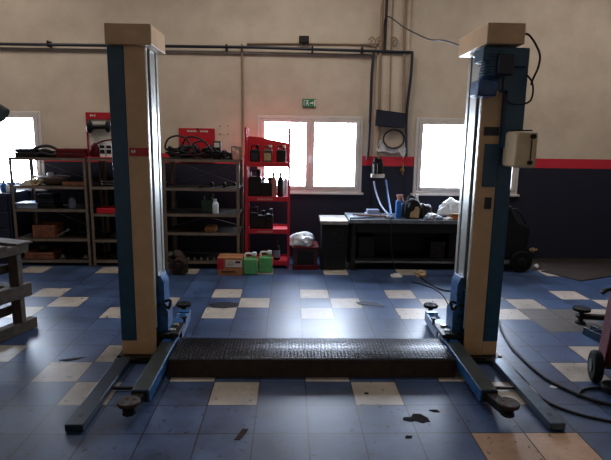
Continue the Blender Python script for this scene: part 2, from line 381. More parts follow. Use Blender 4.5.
# right post: motor, control box, navy panels
def pan(y0p, y1p, xa, xb, m, name, Y=3.888, th=.008):
    a, za = P(xa, y1p, Y); b, zb = P(xb, y0p, Y); return MB().box(a, b, Y, Y+th, za, zb).build(name, m, RP, bevel=0)
pan(127, 135.5, 484, 499.5, DKBLUE, 'front_panel'); pan(144, 187, 482, 498.5, BLUE, 'front_panel'); pan(197.5, 209, 484.5, 492, DKBLUE, 'small_plate')
mo = MB()
mo.box(1.36, 1.60, 3.72, 3.9, 2.33, 2.425).box(1.60, 1.71, 3.76, 3.82, 2.30, 2.43)                                     # mounting bracket
mo.cyl((1.455, 3.79, 2.22), (1.455, 3.79, 2.40), .085, n=28)
for k in range(8): mo.cyl((1.455, 3.79, 2.225+k*.021), (1.455, 3.79, 2.233+k*.021), .093, n=28)
mob = mo.build('motor', BLUE, RP, bevel=.004)
MB().box(1.455, 1.565, 3.66, 3.74, 2.23, 2.37).build('terminal_box', DKBLUE, mob, bevel=.008)
MB().box(1.335, 1.475, 3.70, 3.88, 2.085, 2.20).cyl((1.42, 3.79, 2.2), (1.42, 3.79, 2.23), .06).build('pump_block', ARMBLUE, mob, bevel=.012)
sp = MB().box(1.595, 1.74, 3.82, 3.9, 1.72, 2.42).box(1.47, 1.6, 3.80, 3.9, 2.13, 2.33); sp.build('motor_bracket', BLUE, RP, bevel=.008)
MB().cyl((1.50, 3.80, 2.12), (1.50, 3.77, 2.12), .012).build('drain_plug', STEEL, mob)
xa, zb = P(514.5, 168, 3.62); xb, zt = P(539.5, 131.5, 3.62)
cb = MB().box(xa, xb, 3.62, 3.86, zb, zt).build('control_box', mat('control box cream', '#d8c7a6', .45, 0, .1, 6), RP, bevel=.02)
MB().cyl((xb-.045, 3.62, zt-.035), (xb-.045, 3.595, zt-.035), .018).build('control_knob', BLACK, cb)
MB().cyl((xb-.055, 3.62, zb+.04), (xb-.055, 3.595, zb+.04), .016).build('control_knob', BLACK, cb)
MB().bar((xb-.05, 3.616, zb+.06), (xb-.05, 3.616, zt-.06), .006, .006).build('door_seam', DKBROWN, cb, bevel=0)
MB().box(xa+.03, xb-.03, 3.66, 3.78, zt, zt+.012).build('cable_gland', BLACK, cb)
def pp(l, Y): return [(P(x, y, Y)[0], Y, P(x, y, Y)[1]) for x, y in l]
MB().tube(pp([(523, 34), (529, 35), (536, 45), (540, 56), (538, 68), (533, 79), (531, 85)], 3.74), .008).build('motor_cable', CABLE, RP, bevel=0)
MB().tube(pp([(527, 75), (532, 82), (533, 92), (530, 101), (522, 104), (510, 103), (504, 95), (503, 84), (505, 74)], 3.70), .007).build('motor_cable', CABLE, RP, bevel=0)

# ------------------------------------------------------------------ ramp cover
def chk_mat():
    m = mat('checker plate', '#2c2f38', .3, .6, .3, 8); nt = m.node_tree; N = nt.nodes; L = nt.links; b = N['Principled BSDF']
    tc = N.new('ShaderNodeTexCoord'); mp = N.new('ShaderNodeMapping'); mp.inputs['Scale'].default_value = (1, 1.3, 1.3); L.new(tc.outputs['Object'], mp.inputs[0])
    v = N.new('ShaderNodeTexVoronoi'); v.inputs['Scale'].default_value = 30; v.inputs['Randomness'].default_value = .1; L.new(mp.outputs[0], v.inputs['Vector'])
    r = N.new('ShaderNodeValToRGB'); r.color_ramp.elements[0].position = .2; r.color_ramp.elements[1].position = .45; r.color_ramp.elements[0].color = (1, 1, 1, 1); r.color_ramp.elements[1].color = (0, 0, 0, 1); L.new(v.outputs['Distance'], r.inputs['Fac'])
    bp = N.new('ShaderNodeBump'); bp.inputs['Strength'].default_value = .8; bp.inputs['Distance'].default_value = .006; L.new(r.outputs['Color'], bp.inputs['Height']); L.new(bp.outputs['Normal'], b.inputs['Normal'])
    return m
CHK = chk_mat(); RUST = mat('rusty plate', '#33241d', .55, .35, .3, 14, .4)
ra = thing('drive_over_cover', 'dark checker plate cover bridging the floor between the two lift posts', 'floor cover', (.19, 3.78, 0))
MB().prism([(3.585, .128), (3.60, .139), (3.985, .139), (4.0, .128)], 'x', -.89, 1.27).build('top_plate', CHK, ra, bevel=0)
MB().prism([(3.56, 0), (3.572, 0), (3.597, .128), (3.585, .128)], 'x', -.89, 1.27).build('front_plate', RUST, ra, bevel=0)
MB().prism([(4.2, 0), (4.19, 0), (3.99, .128), (4.0, .128)], 'x', -.89, 1.27).build('rear_plate', CHK, ra, bevel=0)
pl = MB(); rnd = random.Random(3)
for i in range(83):
    for j in range(13):
        x = -.875+i*.0259; y = 3.605+j*.029; a = .75 if (i+j) % 2 else -.75
        pl.bar((x-.009*math.cos(a), y-.009*math.sin(a), .1395), (x+.009*math.cos(a), y+.009*math.sin(a), .1395), .005, .004)
tr = pl.build('raised_tread', CHK, ra, bevel=0); tr['kind'] = 'stuff'

# ------------------------------------------------------------------ shelves
def shelf_unit(x0, x1, yf, levels, ztop, label, yb=7.42):
    r = thing('shelf_unit', label, 'shelving', (x0, yf, 0), 'grey steel shelving along the back wall')
    t = .038
    for x, sx in ((x0, 1), (x1, -1)):
        for y, sy in ((yf, 1), (yb, -1)):
            p = MB(); xs = sorted((x, x+sx*t)); ys = sorted((y, y+sy*.004)); p.box(*xs, *ys, 0, ztop)
            xs = sorted((x, x+sx*.004)); ys = sorted((y, y+sy*t)); p.box(*xs, *ys, 0, ztop)
            p.box(x if sx > 0 else x-.05, x+.05 if sx > 0 else x, y if sy > 0 else y-.05, y+.05 if sy > 0 else y, 0, .006)
            p.build('upright', RACK, r, bevel=0)
    for z in levels:
        q = MB(); q.k = 1; q.box(x0+.005, x1-.005, yf+.01, yb-.005, z-.004, z); q.k = 0; q.box(x0+.005, x1-.005, yf+.005, yf+.009, z-.034, z); q.box(x0+.005, x1-.005, yb-.009, yb-.005, z-.034, z)
        q.build('shelf', [RACK, SHELFTOP], r, bevel=0)
    for a, b in (((x0+.03, levels[1]), (x1-.03, levels[0]-.05)), ((x1-.03, levels[1]), (x0+.03, levels[0]-.05)), ((x0+.03, levels[3]), (x1-.03, levels[2])), ((x1-.03, levels[3]), (x0+.03, levels[2]))):
        MB().bar((a[0], yb+.004, a[1]), (b[0], yb+.004, b[1]), .003, .022, up=(0, 1, 0)).build('cross_brace', RACK, r, bevel=0)
    return r
YS = 6.85; YC = 6.72
LV1 = [1.466, 1.09, .781, .378, .08]; LV2 = [1.472, 1.09, .726, .369, .083]; LVC = [1.477, 1.099, .755, .503, .111]
shelf_unit(-3.70, -2.70, YS, LV1, 1.47, 'grey steel shelving unit nearest the left window, holding a wooden crate')
shelf_unit(-2.675, -1.69, YS, LV2, 1.476, 'grey steel shelving unit partly behind the left lift post')
shelf_unit(-1.665, -.665, YC, LVC, 1.48, 'grey steel shelving unit beside the red rack, black hoses piled on top', yb=7.3)

def sbox(px0, px1, py0, py1, Y, d, m, name, label, cat, z=None, bevel=.01, group=None, extra=None):
    x0, z0 = P(px0, py1, Y); x1, z1 = P(px1, py0, Y)
    if z is not None: z0 = z
    b = MB().box(x0, x1, Y, Y+d, z0, z1)
    if extra: extra(b, x0, x1, Y, Y+d, z0, z1)
    o = b.build(name, m, origin=((x0+x1)/2, Y+d/2, z0), bevel=bevel); return tag(o, label, cat, group)

def crate(name, label, x0, x1, y0, y1, z0, z1, m, slats=5, rows=3):
    r = thing(name, label, 'crate', ((x0+x1)/2, (y0+y1)/2, z0)); t = .012
    MB().box(x0, x1, y0, y1, z0, z0+t).build('crate_floor', m, r)
    h = (z1-z0)
    for nm, (a, b, c, d) in (('crate_side', (x0, x1, y0, y0+t)), ('crate_side', (x0, x1, y1-t, y1)), ('crate_side', (x0, x0+t, y0+t, y1-t)), ('crate_side', (x1-t, x1, y0+t, y1-t))):
        s = MB()
        for k in range(rows): s.box(a, b, c, d, z0+t+k*(h-t)/rows+.004, z0+t+(k+1)*(h-t)/rows-.004)
        if abs(b-a) > abs(d-c):
            for k in range(slats): xx = a+(b-a)*(k+.5)/slats; s.box(xx-.012, xx+.012, c-.006 if c == y0 else d, c if c == y0 else d+.006, z0+t, z1)
        s.build(nm, m, r, bevel=.002)
    return r
# unit 1, top
def tcase(px0, px1, py0, z, Y, d, m, label, name='tool_case', cat='tool case', hm=BLACK):
    x0 = P(px0, py0, Y)[0]; x1, z1 = P(px1, py0, Y); r = thing(name, label, cat, ((x0+x1)/2, Y+d/2, z)); h = z1-z
    MB().box(x0, x1, Y, Y+d, z, z+h*.55).build('case_base', m, r, bevel=.008)
    MB().box(x0+.002, x1-.002, Y+.002, Y+d, z+h*.57, z1).build('case_lid', m, r, bevel=.008)
    c = (x0+x1)/2
    MB().tube([(c-.05, Y, z+h*.45), (c-.045, Y-.02, z+h*.45), (c+.045, Y-.02, z+h*.45), (c+.05, Y, z+h*.45)], .006, smooth=False).build('handle', hm, r, bevel=0)
    return r
tcase(14, 36, 149, LV1[0], YS+.1, .32, BLACK, 'flat black tool case at the left end of the shelving top')
o = MB(); x, z = P(44, 150, YS+.1)
o.tube(pp([(31, 151), (38, 147), (48, 146), (56, 149), (60, 153), (52, 155), (42, 153), (36, 155)], YS+.12), .02); o.tube(pp([(34, 154), (42, 150), (50, 151), (55, 155)], YS+.2), .018)
tag(o.build('black_hose', CABLE, bevel=0), 'coiled black hose beside the flat black case on the left shelving top', 'hose')
sbox(36, 54, 151, 157, YS+.16, .2, BLACK, 'battery_pack', 'dark block under the coiled black hose on the left shelving top', 'block', LV1[0])
sbox(40, 46, 147, 150, YS+.22, .05, OFFW, 'cloth_rag', 'pale rag on the dark block on the left shelving top', 'rag') if False else None
tcase(55, 84, 149, LV1[0], YS+.08, .3, DKRED, 'long dark red case on the left shelving top')
tag(MB().box(-2.80, -2.71, YS+.06, YS+.3, LV1[0], LV1[0]+.05).box(-2.79, -2.72, YS+.08, YS+.28, LV1[0]+.05, LV1[0]+.075).build('parts_carton', DKRED, origin=(-2.755, YS+.2, LV1[0]), bevel=.004), 'small dark red carton at the right end of the left shelving top', 'carton')
# unit 1, second level
z = LV1[1]
for k, (a, b, w_) in enumerate(((20, 33, .028), (22, 34, .02), (24, 33, .024))):
    x0 = P(a, 186, YS+.06)[0]; x1 = P(b, 186, YS+.06)[0]; zz = z+sum((.028, .02, .024)[:k])
    tag(MB().box(x0, x1, YS+.05+.01*k, YS+.3, zz, zz+w_).build('flat_carton', PAPER, origin=((x0+x1)/2, YS+.18, zz), bevel=.003), ['pale flat carton lowest of the three left of the tan wheel', 'pale flat carton in the middle of the stack by the tan wheel', 'pale flat carton topmost of the stack by the tan wheel'][k], 'carton', 'pale cartons on the left shelving')
cx, cz = P(35, 181, YS+.04); rr = .058
wh = thing('spoked_hub', 'tan spoked wheel hub standing at the front of the left shelving', 'wheel hub', (cx, YS+.08, z))
MB().tube([(cx+rr*math.cos(a*.5236), YS+.05, z+rr+.012+rr*math.sin(a*.5236)) for a in range(12)], .012, closed=True).build('rim', TAN, wh, bevel=0)
for k in range(5): a = k*1.2566+.3; MB().bar((cx, YS+.05, z+rr+.012), (cx+rr*math.cos(a), YS+.05, z+rr+.012+rr*math.sin(a)), .012, .014, up=(0, 1, 0)).build('spoke', TAN, wh, bevel=0)
MB().cyl((cx, YS+.035, z+rr+.012), (cx, YS+.075, z+rr+.012), .022).build('hub', TAN, wh)
x0, _ = P(38, 180, YS+.14); x1, _ = P(61, 180, YS+.14); xm = (x0+x1)/2
d_ = MB().lathe([(.10, 0), (.15, .02), (.17, .05), (.17, .085), (.21, .09), (.215, .115), (.16, .12), (.06, .125), (0, .125)], (xm, YS+.27, z), 28)
tag(d_.build('brake_drum', mat('grey cast', '#6d6258', .6, .3, .2, 12), origin=(xm, YS+.27, z), bevel=0), 'round grey brake drum on the second shelf by the left window', 'brake drum')
tag(MB().lathe([(.04, 0), (.045, .02), (.035, .045), (0, .05)], (xm-.02, YS+.22, z+.125), 16).build('white_tin', OFFW, origin=(xm-.02, YS+.22, z+.125), bevel=0), 'small white tin lying on top of the grey brake drum', 'tin')
x0, _ = P(63, 180, YS+.1); x1, _ = P(86, 180, YS+.1)
tr = MB(); tr.box(x0, x1, YS+.06, YS+.34, z, z+.012); tr.box(x0, x1, YS+.06, YS+.07, z, z+.055).box(x0, x1, YS+.33, YS+.34, z, z+.055).box(x0, x0+.01, YS+.06, YS+.34, z, z+.055).box(x1-.01, x1, YS+.06, YS+.34, z, z+.055)
tag(tr.build('parts_tray', BRWOOD, origin=((x0+x1)/2, YS+.2, z)), 'reddish brown open tray on the second shelf right of the brake drum', 'tray')
for k in range(5):
    xx = x0+.04+k*.045; tag(MB().cyl((xx-.015, YS+.12+.02*(k % 2), z+.035), (xx+.02, YS+.2, z+.05), .016).cyl((xx-.015, YS+.12+.02*(k % 2), z+.035), (xx-.018, YS+.115+.02*(k % 2), z+.034), .02).build('steel_bushing', DKBROWN, origin=(xx, YS+.15, z+.03), bevel=0), 'rusty bushing in the reddish brown tray on the left shelving', 'bushing', 'bushings in the brown tray')
# unit 1, third level
z = LV1[2]
x0, _ = P(16, 205, YS+.05); x1, _ = P(36, 205, YS+.05)
pt = MB(); pt.box(x0, x1, YS+.05, YS+.3, z, z+.06); pt.box(x0-.01, x1+.01, YS+.04, YS+.31, z+.06, z+.075)
tag(pt.build('lidded_box', GREYBL, origin=((x0+x1)/2, YS+.17, z)), 'blue grey lidded box on the third shelf by the left window', 'box')
x0, _ = P(34, 200, YS+.1); x1, _ = P(55, 200, YS+.1)
for k in range(3):
    tag(MB().box(x0+.01*k, x1-.015*k, YS+.1, YS+.34, z+.065*k, z+.065*k+.06).box(x0+.04, x1-.05, YS+.09, YS+.1, z+.065*k+.02, z+.065*k+.04).build('parts_box', [BLACK, GREYBL, BLACK][k] if k != 1 else DKBLUE, origin=(x0+.1, YS+.2, z+.065*k), bevel=.006), ['dark parts box lowest of the stack on the third shelf', 'navy parts box in the middle of the stack on the third shelf', 'dark parts box topmost of the stack on the third shelf'][k], 'box', 'parts boxes stacked on the left shelving')
def bottle(name, label, x, y, z, r, h, m, capm, cat='bottle', lab=None, group=None):
    t = thing(name, label, cat, (x, y, z), group)
    MB().lathe([(r*.9, 0), (r, .01), (r, h*.62), (r*.85, h*.72), (r*.36, h*.82), (r*.34, h*.88), (0, h*.88)], (x, y, z), 20).build('body', m, t, bevel=0)
    MB().lathe([(r*.42, h*.87), (r*.42, h), (0, h)], (x, y, z), 14).build('cap', capm, t, bevel=0)
    if lab: MB().lathe([(r*1.01, h*.15), (r*1.015, h*.16), (r*1.015, h*.52), (r*1.01, h*.53)], (x, y, z), 20).build('bottle_label', lab, t, bevel=0)
    return t
x, _ = P(71, 203, YS+.12)
bottle('spray_bottle', 'blue grey bottle standing alone on the third shelf of the left shelving', x, YS+.16, z, .045, .17, GREYBL, BLACK)
# unit 1, fourth and bottom
z = LV1[3]; x0, z1 = P(32, 225, YS+.04); x1, _ = P(54, 225, YS+.04)
crate('wooden_crate', 'brown slatted wooden crate on the fourth shelf of the left shelving', x0, x1, YS+.04, YS+.32, z, z1, BRWOOD, 7, 4)
tag(MB().bar((P(56, 238, YS+.1)[0], YS+.12, z+.012), (P(65, 232, YS+.1)[0], YS+.2, z+.09), .022, .014).cyl((P(65, 232, YS+.1)[0], YS+.185, z+.09), (P(65, 232, YS+.1)[0], YS+.215, z+.09), .02).build('steel_lever', STEEL, origin=(P(60, 238, YS+.1)[0], YS+.15, z), bevel=.002), 'slanting steel lever beside the brown wooden crate', 'lever')
z = LV1[4]; x0, _ = P(24, 258, YS+.05); x1, z1 = P(53, 254, YS+.05)
tcase(24, 53, 253, z, YS+.05, .3, BRWOOD, 'flat reddish brown case on the bottom shelf of the left shelving', 'flat_case', 'case')
xm, zz = P(42, 250, YS+.12)
kt = MB().lathe([(.05, 0), (.085, .03), (.095, .075), (.08, .12), (.05, .14), (.045, .15), (0, .15)], (xm, YS+.18, z1), 22)
tag(kt.build('oil_pot', BLACK, origin=(xm, YS+.18, z1), bevel=0), 'dark rounded pot standing on the flat reddish case', 'pot')
for k, (px, m, lb) in enumerate(((62, STEEL, 'small steel flange at the left of the bottom shelf parts'), (69, DSTEEL, 'dark steel flange in the middle of the bottom shelf parts'), (85, STEEL, 'steel flange at the right end of the left bottom shelf'))):
    xm, _ = P(px, 256, YS+.1)
    tag(MB().lathe([(.05, 0), (.055, .015), (.03, .02), (.03, .05), (0, .05)], (xm, YS+.14, z), 18).build('pipe_flange', m, origin=(xm, YS+.14, z), bevel=0), lb, 'pipe flange', 'flanges on the left bottom shelf')
# background cabinet at far left beneath the window
bk = thing('parts_cabinet', 'dark parts cabinet under the left window, left of the shelving', 'cabinet', (-4.35, 7.2, 0))
MB().box(-4.75, -3.78, 6.95, 7.45, 0, .98).build('cabinet_body', DKBLUE, bk, bevel=.006)
for k in range(4): dr = MB().box(-4.72, -3.81, 6.935, 6.95, .06+k*.23, .26+k*.23).build('drawer', DKBLUE, bk); MB().box(-4.35, -4.15, 6.92, 6.935, .17+k*.23, .185+k*.23).build('drawer_pull', STEEL, dr, bevel=0)
for k, (px, hh, m, lb) in enumerate(((2, .16, BLUEPL, 'bright blue can on the dark cabinet, leftmost'), (7, .13, WHITE, 'white can on the dark cabinet under the left window'), (11, .18, BLUEPL, 'bright blue can on the dark cabinet, next to the shelving'))):
    xm, _ = P(px, 188, 7.05); bottle('spray_can', lb, xm, 7.1, .98, .04, hh, m, BLACK, 'can')

# unit 2, display board on top and red tray
x0, z0 = P(88, 150, YS+.12); x1, z1 = P(112, 112.5, YS+.12); x1 = x0+.42; zb = LV2[0]
db = thing('display_stand', 'red headed display stand of brake parts on the shelving behind the left post', 'display', ((x0+x1)/2, YS+.14, zb))
MB().box(x0, x1, YS+.14, YS+.155, zb, z1-.09).build('back_board', PAPER, db)
hd = MB().box(x0-.01, x1+.01, YS+.125, YS+.16, z1-.09, z1).build('header', RED, db)
tx = MB()
for k, w_ in enumerate((.02, .014, .02)): tx.box(x0+.05+k*.026, x0+.05+k*.026+w_, YS+.1225, YS+.1255, z1-.055, z1-.03)
tx.build('header_mark', PAPER, hd, bevel=0)
MB().box(x0-.01, x0+.008, YS+.12, YS+.3, zb, z1-.09).box(x1-.008, x1+.01, YS+.12, YS+.3, zb, z1-.09).box(x0, x1, YS+.0, YS+.3, zb, zb+.012).build('side_frame', RED, db)
bx_, bz = P(101, 124, YS+.08)
ax = thing('axle_shaft', 'black axle shaft with thick ends hung across the red headed display', 'axle shaft', (x0+.2, YS+.1, z1-.19))
MB().cyl((x0+.05, YS+.1, z1-.19), (x0+.3, YS+.1, z1-.185), .03).cyl((x0+.19, YS+.1, z1-.19), (x0+.19, YS+.14, z1-.19), .01).build('shaft', BLACK, ax)
MB().sph((x0+.05, YS+.09, z1-.19), .085, (.55, .5, 1.0)).build('shaft_end', BLACK, ax, bevel=0); MB().sph((x0+.29, YS+.09, z1-.185), .08, (.5, .5, 1.0)).build('shaft_end', BLACK, ax, bevel=0)
for k, (dx, dz) in enumerate(((.215, .02), (.30, .02))):
    t = thing('brake_pad_box', ['white and black brake pad box on the display, the left one', 'white and black brake pad box on the display, the right one'][k], 'box', (x0+dx, YS+.08, zb+.012), 'boxes on the red headed display')
    MB().box(x0+dx-.036, x0+dx+.036, YS+.05, YS+.12, zb+.012, zb+.2).build('box_body', WHITE, t)
    MB().box(x0+dx-.03, x0+dx+.03, YS+.046, YS+.0505, zb+.06, zb+.11).build('box_window', BLACK, t, bevel=0); MB().box(x0+dx-.03, x0+dx+.03, YS+.046, YS+.0505, zb+.13, zb+.165).build('box_window', BLACK, t, bevel=0)
tag(MB().tube([(x0+.05, YS+.03, zb+.03), (x0+.1, YS+.03, zb+.14), (x0+.2, YS+.04, zb+.21), (x0+.34, YS+.06, zb+.24), (x0+.42, YS+.08, zb+.22)], .011).build('brake_hose', DKRED, bevel=0), 'dark red hose arching across the red headed display', 'hose')
tag(MB().crumple((x0+.1, YS+.1, zb+.012), (.07, .06, .17), 5, .35).build('red_rag', DKRED, origin=(x0+.1, YS+.1, zb), bevel=0), 'dark red rag heaped at the foot of the display stand', 'rag')
x0, z1 = P(97, 208, YS+.05); x1 = x0+.3; z = LV2[2]
tr = MB(); tr.box(x0, x1, YS+.02, YS+.3, z, z+.01); tr.box(x0, x1, YS+.02, YS+.03, z, z1).box(x0, x1, YS+.29, YS+.3, z, z1).box(x0, x0+.01, YS+.02, YS+.3, z, z1).box(x1-.01, x1, YS+.02, YS+.3, z, z1)
tag(tr.build('red_tray', REDPL, origin=((x0+x1)/2, YS+.16, z)), 'bright red plastic tray on the shelf just left of the left post', 'tray')
for k, (dx, lv, m, lb) in enumerate(((.2, 1, DSTEEL, 'dark coil of pipe on the second shelf behind the left post'), (.28, 3, DSTEEL, 'dark bearing ring on the fourth shelf beside the left post'), (.25, 4, DSTEEL, 'dark ring on the bottom shelf beside the left post'))):
    z = LV2[lv]; cx = -2.675+dx
    tag(MB().tube([(cx+.09*math.cos(a*.5236), YS+.2+.09*math.sin(a*.5236), z+.02) for a in range(12)], .02, closed=True).tube([(cx+.085*math.cos(a*.5236), YS+.2+.085*math.sin(a*.5236), z+.055) for a in range(12)], .018, closed=True).build('pipe_coil', m, origin=(cx, YS+.2, z), bevel=0), lb, 'coil')

# unit C contents
z = LVC[0]; rnd = random.Random(11)
for k, lb in enumerate(('black hose heap at the left end of the middle shelving top', 'black hose looping highest on the middle shelving top', 'black cable tangle in front of the red board on the shelving', 'black cable tangle at the right of the middle shelving top')):
    cx = (-1.53, -1.33, -1.06, -.83)[k]; rad = (.13, .15, .14, .11)[k]; t = MB(); pts = []; nn = (60, 70, 56, 40)[k]; ht = (.17, .2, .17, .1)[k]
    for a in range(nn):
        ph = a*.66+k; rr = rad*(.45+.55*rnd.random()); pts.append((cx+rr*1.05*math.cos(ph), YC+.24+rr*1.1*math.sin(ph), z+.016+ht*(a/nn)*(.55+.45*rnd.random())))
    if k == 1: pts += [(cx-.1, YC+.2, z+.2), (cx-.0, YC+.12, z+.29), (cx+.16, YC+.1, z+.26), (cx+.27, YC+.1, z+.15), (cx+.30, YC+.12, z+.02)]
    if k == 0: pts += [(cx-.1, YC+.1, z+.12), (cx-.07, YC+.08, z+.25), (cx+.06, YC+.08, z+.30), (cx+.18, YC+.1, z+.25), (cx+.22, YC+.1, z+.16)]
    if k == 2: pts += [(cx-.15, YC+.05, z+.06), (cx-.2, YC+.03, z+.2), (cx-.06, YC+.04, z+.23), (cx+.05, YC+.03, z+.1)]
    t.tube(pts, .013, n=7); tag(t.build('hose_coil', CABLE, origin=(cx, YC+.26, z), bevel=0), lb, 'hose', 'hoses on the middle shelving')
x0, z0 = P(179.5, 160, WALL-.03); x1, z1 = P(214.5, 128.5, WALL-.03)
rb = thing('red_board', 'red board with pale lettering on the wall above the middle shelving', 'board', ((x0+x1)/2, WALL-.01, z0))
MB().box(x0, x1, WALL-.025, WALL, z0-.02, z1).build('board_panel', RED, rb)
tx = MB(); xx = x0+.12
for w_ in (.022, .018, .022, .018, .02, .0, .022, .02, .018, .022):
    if w_: tx.box(xx, xx+w_, WALL-.028, WALL-.0255, z1-.055, z1-.03)
    xx += w_+.008 if w_ else .05
tx.build('board_lettering', PAPER, rb, bevel=0)
MB().prism([(x0+.24, z1+.0), (x0+.27, z1-.03), (x0+.30, z1)], 'y', WALL-.03, WALL-.0255).build('notch', BLACK, rb, bevel=0)
for k, (px, py) in enumerate(((220, 126), (228, 126), (220, 134), (228, 134))):
    x, zz = P(px, py, WALL); tag(MB().cyl((x, WALL-.012, zz), (x, WALL+.002, zz), .011, n=10).cyl((x, WALL-.018, zz), (x, WALL-.012, zz), .006, n=8).build('wall_anchor', CONDUIT, origin=(x, WALL, zz), bevel=0), 'small wall anchor, %s of four beside the red board' % ('upper left', 'upper right', 'lower left', 'lower right')[k], 'anchor', 'wall anchors beside the red board')
def gauge(px, py, s, lb):
    x, zz = P(px, py, YC+.2); t = thing('meter_box', lb, 'meter', (x, YC+.22, z))
    MB().box(x-s, x+s, YC+.18, YC+.28, z, z+.03).box(x-s, x+s, YC+.18, YC+.28, z+.03, zz+s).build('meter_body', BLACK, t); MB().box(x-s*.7, x+s*.7, YC+.176, YC+.181, zz-s*.6, zz+s*.6).build('meter_face', PAPER, t, bevel=0)
gauge(217, 145, .05, 'small black meter with a pale square face on the shelving top'); gauge(234, 149, .035, 'smaller black meter near the right end of the middle shelving')
x, zz = P(241, 148, YC+.1); tag(MB().box(x-.05, x, YC+.1, YC+.2, z, zz+.02).box(x-.046, x-.004, YC+.098, YC+.1, z+.02, zz).build('parts_box', CONDUIT, origin=(x-.03, YC+.15, z)), 'small tan box standing at the right end of the shelving top', 'box')
tag(MB().crumple((-.72, YC+.1, z), (.05, .05, .15), 31, .35).build('pink_cloth', PINKISH, origin=(-.72, YC+.1, z), bevel=0), 'dusty pink cloth at the shelving corner beside the red rack', 'cloth')
# metal bits on second shelf
z = LVC[1]
for k, (px, l) in enumerate(((205, .16), (216, .2), (228, .15))):
    x, _ = P(px, 187, YC+.1); tag(MB().bar((x-l/2, YC+.1, z+.012), (x+l/2, YC+.16, z+.05), .03, .02).cyl((x+l/2, YC+.14, z+.045), (x+l/2, YC+.18, z+.055), .025).build('wrench_tool', DSTEEL, origin=(x, YC+.13, z), bevel=.003), ('dark steel lever leftmost on the second middle shelf', 'dark steel lever in the middle of the second shelf', 'dark steel lever rightmost on the second middle shelf')[k], 'lever', 'levers on the middle shelving')

# jerrycans / jugs
def jug(name, label, x, y, z, w_, d, h, m, capm=WHITE, cat='jug', group=None, lab=None, handle=True):
    t = thing(name, label, cat, (x, y, z), group); s = h*.74
    MB().prism([(-w_/2, 0), (w_/2, 0), (w_/2, s*.9), (w_*.40, s), (-w_*.40, s), (-w_/2, s*.9)], 'y', -d/2, d/2).build('body', m, t, origin=(-x+x, 0, 0), bevel=min(w_, d)*.12)
    MB().cyl((w_*.28, 0, s-.005), (w_*.28, 0, h*.88), w_*.14, n=14).build('neck', m, t, origin=(0, 0, 0), bevel=0)
    MB().cyl((w_*.28, 0, h*.86), (w_*.28, 0, h), w_*.17, n=16).build('cap', capm, t, origin=(0, 0, 0), bevel=.003)
    if handle: MB().tube([(-w_*.36, 0, s-.01), (-w_*.36, 0, h*.86), (-w_*.28, 0, h*.93), (w_*.05, 0, h*.93), (w_*.2, 0, h*.86)], w_*.075, n=8).build('handle', capm if capm is WHITE else m, t, origin=(0, 0, 0), bevel=0)
    if lab: MB().box(-w_*.36, w_*.36, -d/2-.003, -d/2+.001, s*.18, s*.72).build('jug_label', lab, t, origin=(0, 0, 0), bevel=0)
    return t
x, y = G(250, 275); jug('coolant_jug', 'green coolant jug with white top beside the cardboard box', x, y+.07, 0, .185, .13, .29, GREENJ)
x, y = G(265.5, 273); jug('coolant_jug', 'green coolant jug with white top farther from the cardboard box', x, y+.07, 0, .185, .13, .29, GREENJ)
x, _ = P(208, 205, YC+.2); jug('jerrycan', 'dark green jerrycan on the third shelf of the middle shelving', x, YC+.22, LVC[2], .17, .12, .25, DGREEN, BLACK)
x, _ = P(215.5, 205, YC+.06); t = bottle('oil_bottle', 'white labelled bottle in front of the dark green jerrycan', x, YC+.07, LVC[2], .042, .2, OFFW, WHITE)
tag(MB().box(-1.15, -1.0, YC+.1, YC+.3, LVC[3], LVC[3]+.05).box(-1.14, -1.01, YC+.11, YC+.29, LVC[3]+.05, LVC[3]+.065).build('parts_carton', CARD, origin=(-1.07, YC+.2, LVC[3]), bevel=.004), 'low brown carton on the fourth shelf of the middle shelving', 'carton')
for k in range(6):
    x, _ = P(188+k*6.5, 261, YC+.08); tag(MB().cyl((x, YC+.1, LVC[4]), (x, YC+.1, LVC[4]+.02), .017, n=6).cyl((x, YC+.1, LVC[4]+.02), (x, YC+.1, LVC[4]+.035), .011, n=10).build('bolt', STEEL, origin=(x, YC+.1, LVC[4]), bevel=0), 'steel bolt standing in the row on the bottom middle shelf', 'bolt', 'bolts in a row on the bottom middle shelf')
# rusty gearbox on floor below unit C
x, y = G(177, 275); gb = thing('gearbox', 'rusty gearbox standing on the floor at the middle shelving', 'gearbox', (x, y+.1, 0))
MB().crumple((x, y+.12, 0), (.13, .12, .30), 41, .3).build('housing', DKBROWN, gb, bevel=0)
MB().cyl((x+.02, y-.02, .13), (x+.02, y+.1, .15), .085, n=20).cyl((x+.02, y-.04, .13), (x+.02, y, .135), .035).build('bell_flange', DKBROWN, gb)
MB().cyl((x-.04, y+.08, .2), (x-.07, y-.03, .29), .035).sph((x-.09, y-.03, .2), .022).build('shift_tower', DSTEEL, gb)
MB().cyl((x+.08, y-.02, .02), (x+.13, y+.02, .14), .025).build('drive_shaft', DSTEEL, gb)
